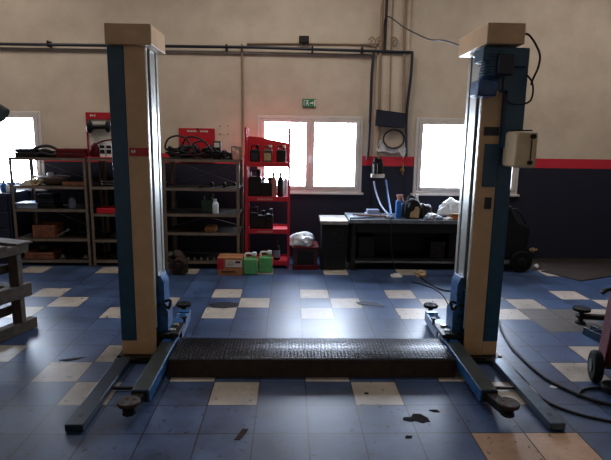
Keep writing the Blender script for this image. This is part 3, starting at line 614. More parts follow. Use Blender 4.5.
# cardboard box
x0, y0 = G(217.5, 275.5); x1, _ = G(242.5, 275.5); z1 = .235
cbx = thing('cardboard_box', 'brown and red cardboard box with a white label, beside the green jugs', 'box', ((x0+x1)/2, y0+.14, 0))
MB().box(x0, x1, y0, y0+.26, 0, z1).build('carton', CARD, cbx, bevel=.004)
MB().box(x0, x0+.26*(x1-x0), y0-.002, y0+.001, .08, z1-.015).build('printed_panel', RED, cbx, bevel=0)
MB().box(x0+.34*(x1-x0), x1-.03*(x1-x0), y0-.003, y0+.001, .115, .205).build('shipping_label', PAPER, cbx, bevel=0)
lb = MB()
for k in range(4): lb.box(x0+.4*(x1-x0), x0+(.62+.06*(k % 3))*(x1-x0), y0-.004, y0-.002, .13+k*.018, .135+k*.018)
lb.box(x0+.72*(x1-x0), x0+.92*(x1-x0), y0-.004, y0-.002, .165, .195)
lb.box(x0+.16*(x1-x0), x0+.72*(x1-x0), y0-.004, y0+.0, .045, .06)
lb.build('print_line', DKBROWN, cbx, bevel=0)
MB().box(x0, x1, y0+.125, y0+.135, z1, z1+.001).build('tape_seam', DKBROWN, cbx, bevel=0)

# ------------------------------------------------------------------ red bottle rack
RY = 6.8
rk = thing('display_rack', 'red steel display rack of oil bottles in front of the window', 'rack', (-.30, RY+.15, 0)); RX0, RX1 = -.60, .005
for x in (RX0, RX1-.032):
    for y in (RY, RY+.30): MB().box(x, x+.032, y, y+.032, 0, 1.90 if y > RY else 1.90).build('upright', RED, rk, bevel=.002)
RL = [1.44, .98, .537, .095]
for z in RL:
    s = MB().box(RX0+.03, RX1-.03, RY+.005, RY+.325, z-.012, z).box(RX0+.03, RX1-.03, RY-.004, RY+.006, z-.05, z+.012).box(RX0+.03, RX1-.03, RY+.322, RY+.33, z, z+.03).build('shelf', RED, rk, bevel=.002)
    tx = MB(); xx = RX0+.17
    for w_ in (.02, .016, .02, .018, .014, .02, .018, .02): tx.box(xx, xx+w_, RY-.0065, RY-.0035, z-.034, z-.012); xx += w_+.008
    if z < 1.2 and z > .3: tx.build('shelf_lettering', PINKISH, s, bevel=0)
    else: tx.bm.free()
bp_ = MB().prism([(RX0+.03, 1.455), (RX1-.03, 1.455), (RX1-.03, 1.70), (RX1-.22, 1.735), (RX0+.2, 1.775), (RX0+.03, 1.79)], 'y', RY+.3, RY+.31); bp_.build('back_panel', REDPL, rk, bevel=.002)
def rpos(px, lv): return P(px, 200, RY+.1)[0], RY+.12, RL[lv]
for k, (px, m, lab, lb) in enumerate(((255, BLACK, DKBLUE, 'black oil jug leftmost on the top shelf of the red rack'), (267.5, mat('brown oil plastic', '#4c3a33', .4), TAN, 'brownish oil jug in the middle of the red rack top shelf'), (281, BLACK, DSTEEL, 'black oil jug rightmost on the top shelf of the red rack'))):
    x, y, z = rpos(px, 0); jug('oil_jug', lb, x, y, z, .13, .085, .235, m, PAPER if k else BLACK, 'jug', 'oil jugs on the red rack top', lab)
x, y, z = rpos(255, 1); jug('oil_jug', 'large black oil jug with a big handle loop on the second red shelf', x, y+.02, z, .18, .12, .37, BLACK, BLACK, lab=DSTEEL)
x, y, z = rpos(266.5, 1); jug('oil_can', 'squat black can in the middle of the second red shelf', x, y+.02, z, .15, .11, .26, BLACK, BLACK, cat='can')
x, y, z = rpos(273.5, 1); bottle('oil_bottle', 'pinkish tall bottle on the second shelf of the red rack', x, y+.01, z, .042, .33, PINKISH, TAN)
x, y, z = rpos(280.5, 1); bottle('oil_bottle', 'tall black bottle at the right of the second red shelf', x, y, z, .044, .33, BLACK, BLACK, lab=DSTEEL)
x, y, z = rpos(285.5, 1); MBt = bottle('oil_bottle', 'clear whitish bottle at the right post of the second red shelf', x, y+.12, z, .034, .30, OFFW, OFFW)
for k, (px, h, lb) in enumerate(((254, .26, 'dark oil bottle leftmost on the third red shelf'), (261, .22, 'dark oil bottle second from left on the third red shelf'), (269, .24, 'dark oil bottle third from left on the third red shelf'))):
    x, y, z = rpos(px, 2); jug('oil_jug', lb, x, y, z, .115, .09, h*1.15, BLACK, DSTEEL, 'jug', 'oil jugs on the third red shelf', DSTEEL)
x, y, z = rpos(277, 3); bottle('oil_bottle', 'dark bottle alone on the bottom shelf of the red rack', x, y, z, .045, .27, BLACK, DSTEEL, lab=GREYBL)
# red crate right of rack with crumpled plastic
x0, y0 = G(293, 270); x1, _ = G(314, 270)
ct = thing('red_crate', 'dark red low metal cabinet on the floor right of the red rack', 'cabinet', ((x0+x1)/2+.03, y0+.2, 0))
MB().box(x0, x1+.05, y0+.02, y0+.4, .0, .30).build('cabinet_body', mat('dark maroon', '#3c1420', .5), ct, bevel=.006)
MB().box(x0-.01, x1+.06, y0, y0+.42, .30, .32).build('cabinet_top', DKRED, ct, bevel=.004)
MB().box(x0+.06, x1, y0+.01, y0+.02, .08, .26).build('door', BLACK, ct, bevel=.004)
MB().box(x0-.005, x1+.055, y0+.005, y0+.02, 0, .06).build('plinth', DKRED, ct)
x, _ = P(302, 230, y0+.2); tag(MB().crumple((x, y0+.16, .32), (.17, .12, .17), 51, .45, 4).build('plastic_bag', OFFW, origin=(x, y0+.16, .32), bevel=0), 'crumpled silvery plastic bag on the dark red cabinet', 'bag')

# ------------------------------------------------------------------ small bench and workbench
sx0, sx1 = .42, .79; sb = thing('side_cabinet', 'low dark cabinet with a bright worn top left of the workbench', 'cabinet', ((sx0+sx1)/2, 6.95, 0))
MB().box(sx0+.02, sx1-.02, 6.72, 7.2, .02, .64).build('cabinet_body', BLACK, sb, bevel=.006)
MB().box(sx0, sx1, 6.68, 7.22, .64, .69).build('cabinet_top', STEEL, sb, bevel=.004)
dr = MB().box(sx0+.04, sx1-.04, 6.705, 6.72, .42, .6).build('drawer', BLACK, sb); MB().box(sx0+.15, sx1-.15, 6.69, 6.705, .5, .515).build('drawer_pull', DSTEEL, dr)
wb = thing('workbench', 'long dark workbench with steel top below the pillar and right window', 'workbench', (1.65, 6.95, 0)); BZ = .715
MB().box(.80, 2.56, 6.66, 7.3, BZ-.05, BZ).build('bench_top', mat('worn bench top', '#7e8790', .35, .5, .3, 7), wb, bevel=.004)
for x in (.84, 2.46):
    for y in (6.72, 7.2): MB().box(x, x+.06, y, y+.06, 0, BZ-.05).build('leg', DSTEEL, wb)
MB().box(.9, 2.46, 7.18, 7.2, .1, BZ-.05).build('back_panel', BLACK, wb)
MB().box(.9, 2.46, 6.75, 7.18, .13, .16).build('lower_shelf', BLACK, wb)
MB().box(.9, 2.46, 6.69, 6.71, BZ-.18, BZ-.05).build('front_apron', BLACK, wb)
for k, (x0, w_, h, m, lb) in enumerate(((.95, .22, .3, BLACK, 'dark box on the lower workbench shelf at its left end'), (1.95, .2, .24, DSTEEL, 'dark box on the lower workbench shelf near the right post'), (2.2, .22, .34, BLACK, 'tall dark box at the right end of the lower workbench shelf'))):
    tag(MB().box(x0, x0+w_, 6.8, 7.1, .16, .16+h).box(x0-.005, x0+w_+.005, 6.795, 7.105, .16+h-.05, .16+h).build('storage_box', m, origin=(x0+w_/2, 6.95, .16), bevel=.006), lb, 'box')
# things on bench
ZB = BZ
def onb(px, Y=6.8): return P(px, 215, Y)[0]
tag(MB().prism([(onb(349), 6.70), (onb(384), 6.86), (onb(380), 7.0), (onb(350), 6.9)], 'z', ZB, ZB+.022).build('metal_plate', GREYBL, origin=(onb(366), 6.85, ZB), bevel=.003), 'flat blue grey metal plate at the left end of the workbench', 'plate')
tag(MB().bar((onb(353), 6.84, ZB+.04), (onb(386), 6.77, ZB+.032), .03, .018).build('wooden_stick', BRWOOD, bevel=.002), 'thin brown stick lying across the flat metal plate', 'stick')
tr = MB(); xa, xb = onb(366, 7.0), onb(381, 7.0); tr.box(xa, xb, 7.0, 7.18, ZB, ZB+.03).box(xa+.02, xb-.02, 7.02, 7.14, ZB+.03, ZB+.085)
tag(tr.build('parts_tin', GREYBL, origin=((xa+xb)/2, 7.09, ZB), bevel=.008), 'pale blue grey tin behind the long bar on the workbench', 'tin')
x = onb(389, 6.8); tag(MB().crumple((x, 6.8, ZB), (.06, .05, .045), 61, .4).build('blue_rag', GREYBL, origin=(x, 6.8, ZB), bevel=0), 'pale blue rag on the workbench under the air hoses', 'rag')
x = onb(398.5, 6.82); t = thing('spray_can', 'blue can with a white and tan trigger on the workbench', 'can', (x, 6.85, ZB))
MB().box(x-.035, x+.035, 6.81, 6.89, ZB, ZB+.24).build('body', BLUEPL, t, bevel=.012)
MB().cyl((x, 6.85, ZB+.24), (x, 6.85, ZB+.29), .02).box(x-.03, x+.055, 6.835, 6.865, ZB+.285, ZB+.32).bar((x+.04, 6.85, ZB+.3), (x+.07, 6.85, ZB+.22), .02, .02).build('trigger', PINKISH, t, bevel=.004)
x = onb(404.5, 6.9); tag(MB().lathe([(.055, 0), (.06, .01), (.06, .17), (.05, .19), (.02, .2), (.02, .22), (0, .22)], (x, 6.93, ZB), 20).build('dark_can', mat('dark blue tin', '#1e3350', .4, .3), origin=(x, 6.93, ZB), bevel=0), 'dark blue tin between the blue can and the black jug', 'tin')
x = onb(414.5, 6.76); t = thing('oil_jug', 'big black jug with a beige label on the workbench', 'jug', (x, 6.84, ZB))
MB().prism([(x-.12, ZB), (x+.085, ZB), (x+.095, ZB+.17), (x+.05, ZB+.25), (x-.02, ZB+.27), (x-.09, ZB+.25), (x-.115, ZB+.17)], 'y', 6.77, 6.92).build('body', BLACK, t, bevel=.018)
MB().cyl((x+.04, 6.845, ZB+.24), (x+.045, 6.845, ZB+.33), .024, .014).build('spout', WHITE, t)
MB().prism([(x-.06, ZB+.02), (x+.06, ZB+.015), (x+.07, ZB+.13), (x+.045, ZB+.17), (x+.01, ZB+.165), (x-.005, ZB+.12), (x-.055, ZB+.085)], 'y', 6.766, 6.771).build('jug_label', TAN, t, bevel=0)
MB().prism([(x-.095, ZB+.16), (x-.075, ZB+.16), (x-.06, ZB+.225), (x-.085, ZB+.215)], 'y', 6.766, 6.771).build('highlight_label', GREYBL, t, bevel=0)  # pale strip painted as a glint on the jug
MB().tube([(x-.08, 6.845, ZB+.23), (x-.07, 6.845, ZB+.29), (x-.02, 6.845, ZB+.305), (x+.02, 6.845, ZB+.27)], .013).build('handle', BLACK, t, bevel=0)
x = onb(425, 6.85); tag(MB().crumple((x, 6.9, ZB), (.09, .08, .2), 71, .4).build('dark_cloth', DSTEEL, origin=(x, 6.9, ZB), bevel=0), 'dark cloth heaped right of the black jug on the workbench', 'cloth')
rnd = random.Random(5)
for k, (px, Y, sz, m, lb) in enumerate(((431, 6.76, (.07, .05, .08), OFFW, 'pale crumpled paper right of the dark cloth on the bench'), (438, 6.74, (.08, .04, .055), GREYBL, 'blue grey crumpled wrapper at the bench front edge'), (445, 6.8, (.07, .05, .05), BLACK, 'black rag among the crumpled papers on the bench'), (452, 6.95, (.17, .12, .25), OFFW, 'large pale plastic bag heaped at the right of the bench'), (462, 6.78, (.07, .06, .09), OFFW, 'pale crumpled paper beside the right lift post on the bench'), (442, 6.9, (.08, .05, .11), OFFW, 'pale crumpled paper at the foot of the large pale bag'), (427, 6.72, (.04, .04, .06), GREYBL, 'small blue grey wrapper just right of the black jug'), (448, 6.71, (.06, .03, .04), OFFW, 'small pale paper before the black rag on the bench'), (467, 6.72, (.05, .04, .06), GREYBL, 'blue grey wrapper right of the orange pot on the bench'))):
    x = onb(px, Y); tag(MB().crumple((x, Y, ZB), sz, 80+k, .45, 4 if k == 3 else 3).build('crumpled_bag' if k == 3 else 'crumpled_paper', m, origin=(x, Y, ZB), bevel=0), lb, 'bag' if k == 3 else 'paper')
x = onb(455, 6.72); t = thing('orange_pot', 'small orange pot on the workbench before the pale bag', 'pot', (x, 6.74, ZB))
MB().lathe([(.045, 0), (.052, .01), (.052, .075), (.05, .08), (0, .08)], (x, 6.74, ZB), 20).build('body', ORANGE, t, bevel=0); MB().lathe([(.063, .06), (.063, .085), (0, .088)], (x, 6.74, ZB), 20).build('lid', BRONZE, t, bevel=0)
# floor litter near bench
x, y = G(397, 278); tag(MB().box(x-.07, x+.07, y, y+.1, 0, .025).box(x-.04, x+.05, y+.02, y+.08, .025, .045).build('white_packet', WHITE, origin=(x, y+.05, 0), bevel=.006), 'small white packet on the floor in front of the workbench', 'packet')
x, y = G(421, 276); tag(MB().crumple((x, y, 0), (.07, .06, .08), 91, .4).build('pale_rag', TAN, origin=(x, y, 0), bevel=0), 'pale tan rag on the floor below the bench, near the cables', 'rag')
x, y = G(536, 269); tag(MB().sph((x, y, .035), .035, n=14).cyl((x, y, .06), (x, y, .075), .01).build('white_bulb', WHITE, origin=(x, y, 0), bevel=0), 'round white bulb on the floor beside the brown mat', 'bulb')
x, zz = P(531, 250, WALL); so_ = thing('wall_valve', 'small tan valve low on the navy wall right of the black machine', 'valve', (x, WALL, zz))
MB().cyl((x, WALL-.06, zz), (x, WALL, zz), .03, n=14).cyl((x+.07, WALL-.05, zz+.02), (x, WALL-.05, zz), .014).build('valve_body', TAN, so_); MB().box(x-.03, x+.02, WALL-.075, WALL-.06, zz+.0, zz+.05).build('valve_lever', TAN, so_)
# black machine behind right post
mc = thing('dark_compressor', 'black wheeled machine at the wall behind the right lift post', 'machine', (2.95, 6.9, 0))
MB().prism([(2.62, .16), (3.28, .16), (3.30, .62), (3.12, .70), (3.02, .90), (2.62, 1.0)], 'y', 6.75, 7.25).build('housing', BLACK, mc, bevel=.03)
for x in (2.78, 3.18):
    wl = MB().cyl((x, 6.66, .15), (x, 6.74, .15), .15, n=26).build('wheel', RUBBER, mc, bevel=.02); MB().cyl((x, 6.645, .15), (x, 6.66, .15), .06, n=16).build('hub_cap', DSTEEL, wl)
MB().tube([(3.05, 6.8, .86), (3.12, 6.78, .84), (3.2, 6.78, .72), (3.26, 6.8, .62)], .014).build('grab_bar', DSTEEL, mc, bevel=0)
# brown mat
a = G(541, 271.5); b = G(580.5, 281.5); c_ = G(640, 272); d_ = G(600, 264)
m_ = MB().prism([a, b, c_, d_], 'z', 0, .012); tag(m_.build('floor_mat', MATBR, origin=(b[0]+.2, b[1]+.4, 0), bevel=.002), 'dark brown mat lying on the floor at the right wall', 'mat')

# ------------------------------------------------------------------ wall services
ZP = WALL-.085
zl, zr = P(0, 44, ZP)[1], P(413, 52.5, ZP)[1]
xr_ = P(413, 52, ZP)[0]
pw = thing('air_pipe', 'dark blue air pipe running along the back wall with two drops', 'pipe', (-.5, ZP, 3.0))
MB().tube([(-6.3, ZP, 2.985), (-4, ZP, 2.985), (-.5, ZP, 3.01), (xr_, ZP, zr)], .021, smooth=False).build('main_pipe', PIPE, pw, bevel=0)
xd = P(376, 60, ZP)[0]; xd2 = P(373, 150, ZP)[0]; zd = P(373, 152, ZP)[1]
MB().tube([(P(x, y, ZP)[0], ZP, P(x, y, ZP)[1]) for x, y in ((374, 51.5), (371.8, 75), (370.3, 115), (367.5, 160))], .02).build('drop_pipe', PIPE, pw, bevel=0)
e0 = P(406, 130, ZP)[0]; e1 = P(406.5, 157, ZP)
MB().tube([(xr_-.01, ZP, zr), (P(411, 75, ZP)[0], ZP, P(411, 75, ZP)[1]), (e0, ZP, P(406, 115, ZP)[1]), (e1[0], ZP, e1[1])], .02).build('drop_pipe', PIPE, pw, bevel=0)
for x in (-5, -3.35, -2.1, -.9, .3, 1.0):
    MB().box(x-.012, x+.012, ZP-.03, WALL, 2.96, 3.04).build('pipe_clip', DSTEEL, pw, bevel=0)
tag(MB().tube([(-6.3, WALL-.02, 2.93), (1.2, WALL-.02, 2.945)], .02, smooth=False).build('grey_conduit', PIPESHADE, origin=(0, WALL, 2.9), bevel=0), 'grey conduit on the wall just below the dark blue pipe', 'conduit')  # grey tube stands in for the pipe's shadow on the wall
tag(MB().tube([(-.62, WALL-.018, 3.07), (.2, WALL-.018, 3.085), (1.0, WALL-.018, 3.09), (1.25, WALL-.07, 3.09)], .012).build('tan_conduit', CONDUIT, bevel=0), 'thin tan conduit on the wall just above the dark blue pipe', 'conduit')
x, _ = P(242.5, 100, WALL); tag(MB().tube([(x, WALL-.02, 3.06), (x+.005, WALL-.02, 2.2), (x, WALL-.02, 1.2)], .017, smooth=False).build('wall_conduit', CONDUIT, bevel=0), 'vertical tan conduit dropping beside the big window', 'conduit')
for k, (pt_, pb, yb_, r_, m, lb) in enumerate(((381.5, 378, 165, .02, CONDUIT, 'leftmost tan conduit running up the pillar'), (386, 384.5, 52, .018, DKBROWN, 'brown conduit second from the left on the pillar top'), (392, 389.5, 112, .010, CONDUIT, 'thin tan cable in the middle of the pillar'), (405, 403.5, 120, .02, CONDUIT, 'tan conduit at the right edge of the pillar'))):
    Yp = WALL-.075; a = P(pt_, 20, Yp)[0]; b, zb_ = P(pb, yb_, Yp)
    tag(MB().tube([(a, Yp, 4.5), (a, Yp, 3.2), (b, Yp, zb_)], r_, smooth=False).build('pillar_conduit', m, origin=(a, Yp, zb_), bevel=0), lb, 'conduit', 'conduits on the pillar')
for k, px in enumerate((372, 379, 394)):
    Yp = WALL-.09; x, z = P(px, 44, Yp); tag(MB().tube([(x-.05, Yp, z+.05), (x, Yp, z+.09), (x+.05, Yp, z+.04), (x+.02, Yp, z-.03), (x-.02, Yp, z+.01), (x+.01, Yp, z+.06)], .009).build('cable_loop', CONDUIT, origin=(x, Yp, z), bevel=0), ('tan cable loop above the pipe, leftmost at the pillar', 'tan cable loop above the pipe in the middle of the pillar', 'tan cable loop above the pipe, rightmost at the pillar')[k], 'cable', 'cable loops at the pillar')
a = P(386, 17, 7.4); 
tag(MB().tube([(P(384, 46, 7.42)[0], 7.42, P(384, 46, 7.42)[1]), (a[0], 7.4, a[1]), (P(405, 28, 6.6)[0], 6.6, P(405, 28, 6.6)[1]), (P(428, 39, 5.6)[0], 5.6, P(428, 39, 5.6)[1]), (P(444, 40.5, 5.0)[0], 5.0, P(444, 40.5, 5.0)[1]), (1.40, 4.30, 2.52)], .008).build('overhead_cable', CABLE, bevel=0), 'thin black cable slung from the pillar to the right lift post', 'cable')
x, z = P(304, 39.5, WALL-.08); fl_ = thing('floodlight', 'small black floodlight on the wall above the dark pipe', 'floodlight', (x, WALL-.03, z))
MB().box(x-.07, x+.07, WALL-.09, WALL-.05, z-.05, z+.05).build('lamp_housing', BLACK, fl_, bevel=.008); MB().box(x-.055, x+.055, WALL-.093, WALL-.09, z-.036, z+.036).build('lens', DSTEEL, fl_, bevel=0); MB().box(x-.015, x+.015, WALL-.05, WALL, z-.06, z-.03).build('mount', BLACK, fl_)
# exit sign
x0, z0 = P(302.3, 107, WALL-.02); x1, z1 = P(316, 99, WALL-.02)
es = thing('exit_sign', 'green and white emergency exit sign above the big window', 'exit sign', ((x0+x1)/2, WALL, z0))
MB().box(x0, x1, WALL-.025, WALL, z0, z1).build('sign_panel', GREEN, es, bevel=.003)
h = z1-z0; w_ = x1-x0; yq = WALL-.027; pi_ = MB()
def pq(l): pi_.prism([(x0+u*w_, z0+v*h) for u, v in l], 'y', yq-.001, yq+.003)
pq([(.56, .42), (.72, .42), (.72, .25), (.84, .5), (.72, .75), (.72, .58), (.56, .58)])               # arrow
pq([(.86, .1), (.97, .1), (.97, .9), (.86, .9)])                                                      # white edge panel
pq([(.1, .15), (.15, .15), (.15, .85), (.1, .85)]); pq([(.15, .79), (.5, .79), (.5, .85), (.15, .85)])   # door frame
pi_.cyl((x0+.36*w_, yq-.001, z0+.69*h), (x0+.36*w_, yq+.003, z0+.69*h), .012, n=12)
pq([(.28, .38), (.37, .36), (.40, .6), (.32, .62)]); pq([(.37, .56), (.5, .5), (.5, .44), (.37, .47)]); pq([(.32, .6), (.22, .5), (.25, .45), (.34, .54)])
pq([(.3, .4), (.22, .18), (.28, .16), (.36, .38)]); pq([(.33, .4), (.45, .3), (.42, .14), (.47, .14), (.51, .33), (.38, .43)])
pi_.build('pictogram', WHITE, es, bevel=0)
# black panel, cable ring, white bag on pillar
Yp = WALL-.09
q_ = [P(376.5, 109.5, Yp), P(405, 113.5, Yp), P(404, 128.5, Yp), P(375, 125.5, Yp)]
bp2 = thing('black_board', 'tilted black board fixed on the pillar between the windows', 'board', (q_[3][0], Yp, q_[3][1]))
MB().prism(q_, 'y', Yp-.06, Yp+.03).build('panel_case', BLACK, bp2, bevel=.006); 
q2 = [(.93*a+.07*(q_[0][0]+q_[2][0])/2, .9*b+.1*(q_[0][1]+q_[2][1])/2) for a, b in q_]; MB().prism(q2, 'y', Yp-.063, Yp-.059).build('panel_face', DKBLUE, bp2, bevel=0)
cx, cz = P(393.5, 139, Yp); t = MB()
for k in range(3): t.tube([(cx+(.145+.006*k)*math.cos(a*.5236), Yp-.015-.012*k, cz-.0*k+(.125+.005*k)*math.sin(a*.5236)) for a in range(12)], .008, closed=True, n=7)
t.tube([(cx, Yp+.03, cz+.13), (cx, Yp-.05, cz+.128)], .006, smooth=False)
tag(t.build('cable_ring', CABLE, origin=(cx, Yp, cz), bevel=0), 'black cable ring hanging on the pillar below the black board', 'cable')
bagm = mat('white film', '#e3e4e4', .4, 0, .12, 18)
t = MB(); pts = pp([(376, 150), (380, 140), (384, 143), (391, 147), (400, 149), (405, 146), (405.5, 152), (403, 158), (400, 152), (392, 153), (384, 151), (379, 152)], Yp)
t.prism([(p[0], p[2]) for p in pts], 'y', Yp-.005, Yp+.02)
bmesh.ops.subdivide_edges(t.bm, edges=t.bm.edges[:], cuts=3, use_grid_fill=True); rnd = random.Random(9)
for v in t.bm.verts: v.co += Vector((rnd.uniform(-.006, .006), rnd.uniform(-.02, .02), rnd.uniform(-.006, .006)))
tag(t.build('white_bag', bagm, origin=(cx, Yp, cz-.15), bevel=0), 'torn white plastic bag hanging behind the cable ring', 'bag')
# filter regulator
fx, fz = P(377.5, 167, WALL-.12); fr = thing('air_filter', 'black air filter regulator on the pillar with a pale bracket under it', 'regulator', (fx, WALL-.055, fz-.16))
MB().box(fx-.08, fx+.075, WALL-.17, WALL-.055, fz-.10, fz+.07).cyl((fx-.03, WALL-.12, fz+.06), (fx-.03, WALL-.12, fz+.14), .035).cyl((fx+.04, WALL-.12, fz+.04), (fx+.04, WALL-.12, fz+.12), .03).build('filter_body', BLACK, fr, bevel=.01)
MB().cyl((fx-.04, WALL-.185, fz-.10), (fx-.04, WALL-.185, fz+.05), .034).build('filter_bowl', DSTEEL, fr)
MB().box(fx-.09, fx+.10, WALL-.17, WALL-.055, fz-.155, fz-.10).build('bracket', PAPER, fr, bevel=.004)
vx, vz = P(402.5, 170, WALL-.09); vv_ = thing('brass_valve', 'small brass valve at the end of the right pipe drop', 'valve', (vx, WALL-.055, vz))
MB().cyl((vx, WALL-.08, vz-.07), (vx, WALL-.08, vz+.09), .014).cyl((vx, WALL-.12, vz), (vx, WALL-.055, vz), .022).build('valve_body', BRONZE, vv_); MB().box(vx-.045, vx+.01, WALL-.13, WALL-.115, vz-.015, vz+.015).build('valve_lever', BRONZE, vv_)
def chain(l): return [(P(x, y, Y)[0], Y, P(x, y, Y)[1]) for x, y, Y in l]
tag(MB().tube(chain([(374, 181, 7.42), (376, 192, 7.35), (381, 205, 7.1), (387, 213, 6.9), (392, 216.5, 6.82)]), .013).build('air_hose', GREYBL, bevel=0), 'pale air hose curving from the regulator to the bench', 'hose')
tag(MB().tube(chain([(386, 180, 7.42), (388, 195, 7.3), (390, 208, 7.1), (391, 214.5, 6.95)]), .014).build('air_hose', mat('blue hose', '#4c78b4', .4), bevel=0), 'blue air hose hanging straight from the regulator bracket', 'hose')
tag(MB().tube(chain([(391, 217, 6.645), (391, 235, 6.62), (392, 255, 6.6), (395, 272, 6.58)]), .006).build('power_cord', CABLE, bevel=0), 'thin cord hanging down in front of the dark workbench', 'cord')

# ------------------------------------------------------------------ left foreground: pallet crate, lamp
px, py = -2.33, 4.53; dirv = Vector((-.36, -.935, 0)); nrm = Vector((-.935, .36, 0))
pc = thing('wooden_stillage', 'weathered grey wooden stillage at the left edge of the floor', 'stillage', (px-.4, py-.5, 0))
def along(u, v, z): q = Vector((px, py, 0))+dirv*u+nrm*v; return (q.x, q.y, z)
for v in (.05, .62):
    for (z, hgt) in ((.055, .10), (.385, .12), (.765, .075)):
        MB().bar(along(-.03 if z < .3 else 0, v, z), along(1.5, v, z), .085, hgt).build('rail', WOOD, pc, bevel=.005)
    for u in (.12, .75, 1.35):
        MB().bar(along(u, v+.0, .105), along(u, v, .325), .075, .085, up=(1, 0, 0)).build('block', WOOD, pc, bevel=.004); MB().bar(along(u, v, .445), along(u, v, .7275), .075, .085, up=(1, 0, 0)).build('block', WOOD, pc, bevel=.004)
    for z in (.22, .60): MB().bar(along(.1, v+.055, z), along(1.5, v+.055, z), .02, .08).build('side_slat', WOOD, pc, bevel=.003)
for k in range(6): MB().bar(along(.04+k*.26, -.0, .812), along(.04+k*.26, .68, .812), .16, .02).build('deck_board', WOOD, pc, bevel=.004)
for u in (.1, .8, 1.4): MB().bar(along(u, .0, .02+.085), along(u, .68, .02+.085), .09, .018).build('cross_board', WOOD, pc, bevel=.003) if False else None
for u, z in ((.1, .455), (.8, .455), (1.4, .455)): MB().bar(along(u, .09, .40), along(u, .58, .40), .09, .05).build('cross_board', WOOD, pc, bevel=.003)
lx, lz = P(-6, 116, 3.0); la = thing('work_lamp', 'grey green lamp shade at the left edge of the view', 'lamp', (lx, 3.0, lz))
sh = MB().cyl((lx+.04, 3.0, lz-.005), (lx-.02, 3.0, lz+.05), .062, .045, 26).build('lamp_shade', GREYGR, la, bevel=.004)
MB().tube([(lx-.02, 3.0, lz+.05), (lx-.12, 3.0, lz+.09), (lx-.3, 3.0, lz-.1), (lx-.35, 3.0, lz-.9), (lx-.35, 3.0, .03)], .014).cyl((lx-.35, 3, 0), (lx-.35, 3, .03), .16, n=28).build('lamp_stand', GREYGR, la, bevel=0)

# ------------------------------------------------------------------ right foreground
ca_, sa_ = math.cos(R(-18)), math.sin(R(-18)); ox, oy = 2.352, 3.50
def rc(u, v, z): return (ox+u*ca_-v*sa_, oy+u*sa_+v*ca_, z)
rm = thing('red_cart', 'dark red wheeled cart at the right edge of the floor', 'cart', rc(.2, .15, 0))
def rprism(poly, lo, hi):
    b = MB().prism(poly, 'y', lo, hi)
    for v in b.bm.verts: v.co = Vector(rc(v.co.x, v.co.y, v.co.z))
    return b
rprism([(.015, .10), (.45, .10), (.42, .80), (.06, .80), (.035, .5)], 0, .22).build('cart_body', DKRED, rm, bevel=.02)
rprism([(.1, .2), (.38, .2), (.36, .6), (.12, .6)], -.006, .002).build('front_panel', BLACK, rm, bevel=.002)
for u, nm in ((-.075, -1), (.47, 1)):
    wl = MB().cyl(rc(u, .0, .118), rc(u+.065, .0, .118), .118, n=28).build('wheel', RUBBER, rm, bevel=.018); e = u-.006 if nm < 0 else u+.065
    MB().cyl(rc(e, 0, .118), rc(e+.008, 0, .118), .05, n=18).build('hub_cap', BLACK, wl)
MB().cyl(rc(-.01, 0, .118), rc(.47, 0, .118), .014).build('axle', DSTEEL, rm)
MB().tube([rc(.07, .05, .70), rc(.03, .03, .715), rc(-.02, .02, .71), rc(-.06, .0, .685)], .015).build('handle', BLACK, rm, bevel=0)
MB().tube([rc(.08, .03, .80), rc(.03, .03, .80), rc(.01, .02, .765), rc(.03, .02, .73)], .018).build('chrome_latch', STEEL, rm, bevel=0)
ft = MB(); ft.cyl(rc(.05, -.17, 0), rc(.05, -.17, .02), .06).cyl(rc(.05, -.17, .02), rc(.05, -.17, .06), .085, n=24).bar(rc(.05, -.17, .075), rc(.22, .05, .11), .05, .03); ft.build('front_foot', BLACK, rm, bevel=.004)
# low jack arm with pad
x, y = 2.90, 4.73
ja = thing('jack_arm', 'dark jack arm with a round pad behind the red cart', 'jack', (x, y, 0))
MB().lathe([(.03, .128), (.078, .132), (.082, .14), (.082, .158), (.03, .162), (0, .162)], (x, y, 0), 26).build('round_pad', RUBBER, ja, bevel=0)
MB().cyl((x, y, 0), (x, y, .13), .024).cyl((x, y, 0), (x, y, .02), .05, n=16).cyl((x, y, .06), (x, y, .085), .05, n=12).build('pad_stem', DSTEEL, ja)
MB().bar((x-.03, y, .075), (3.6, 4.60, .075), .06, .045).bar((3.2, 4.68, .075), (3.7, 4.58, .075), .1, .07).build('arm', DSTEEL, ja, bevel=.004)
MB().box(3.55, 3.75, 4.48, 4.7, 0, .11).build('arm_base', DSTEEL, ja)
a = G(583, 334); b = G(603, 350)
ch = MB(); ch.bar((a[0], a[1], .035), (b[0]+.25, b[1]-.45, .035), .012, .07); ch.bar((a[0]+.1, a[1]+.06, .035), (b[0]+.35, b[1]-.39, .035), .012, .07); ch.bar((a[0]+.05, a[1]+.03, .01), (b[0]+.30, b[1]-.42, .01), .11, .012)
for k in range(5): u = .12+.18*k; ch.bar((a[0]+(b[0]+.25-a[0])*u, a[1]+(b[1]-.45-a[1])*u, .066), (a[0]+.1+(b[0]+.25-a[0])*u, a[1]+.06+(b[1]-.45-a[1])*u, .066), .02, .008)
tag(ch.build('steel_channel', BEAM, origin=(a[0], a[1], 0), bevel=.002), 'dark blue steel channel lying on the floor beside the red cart', 'channel')
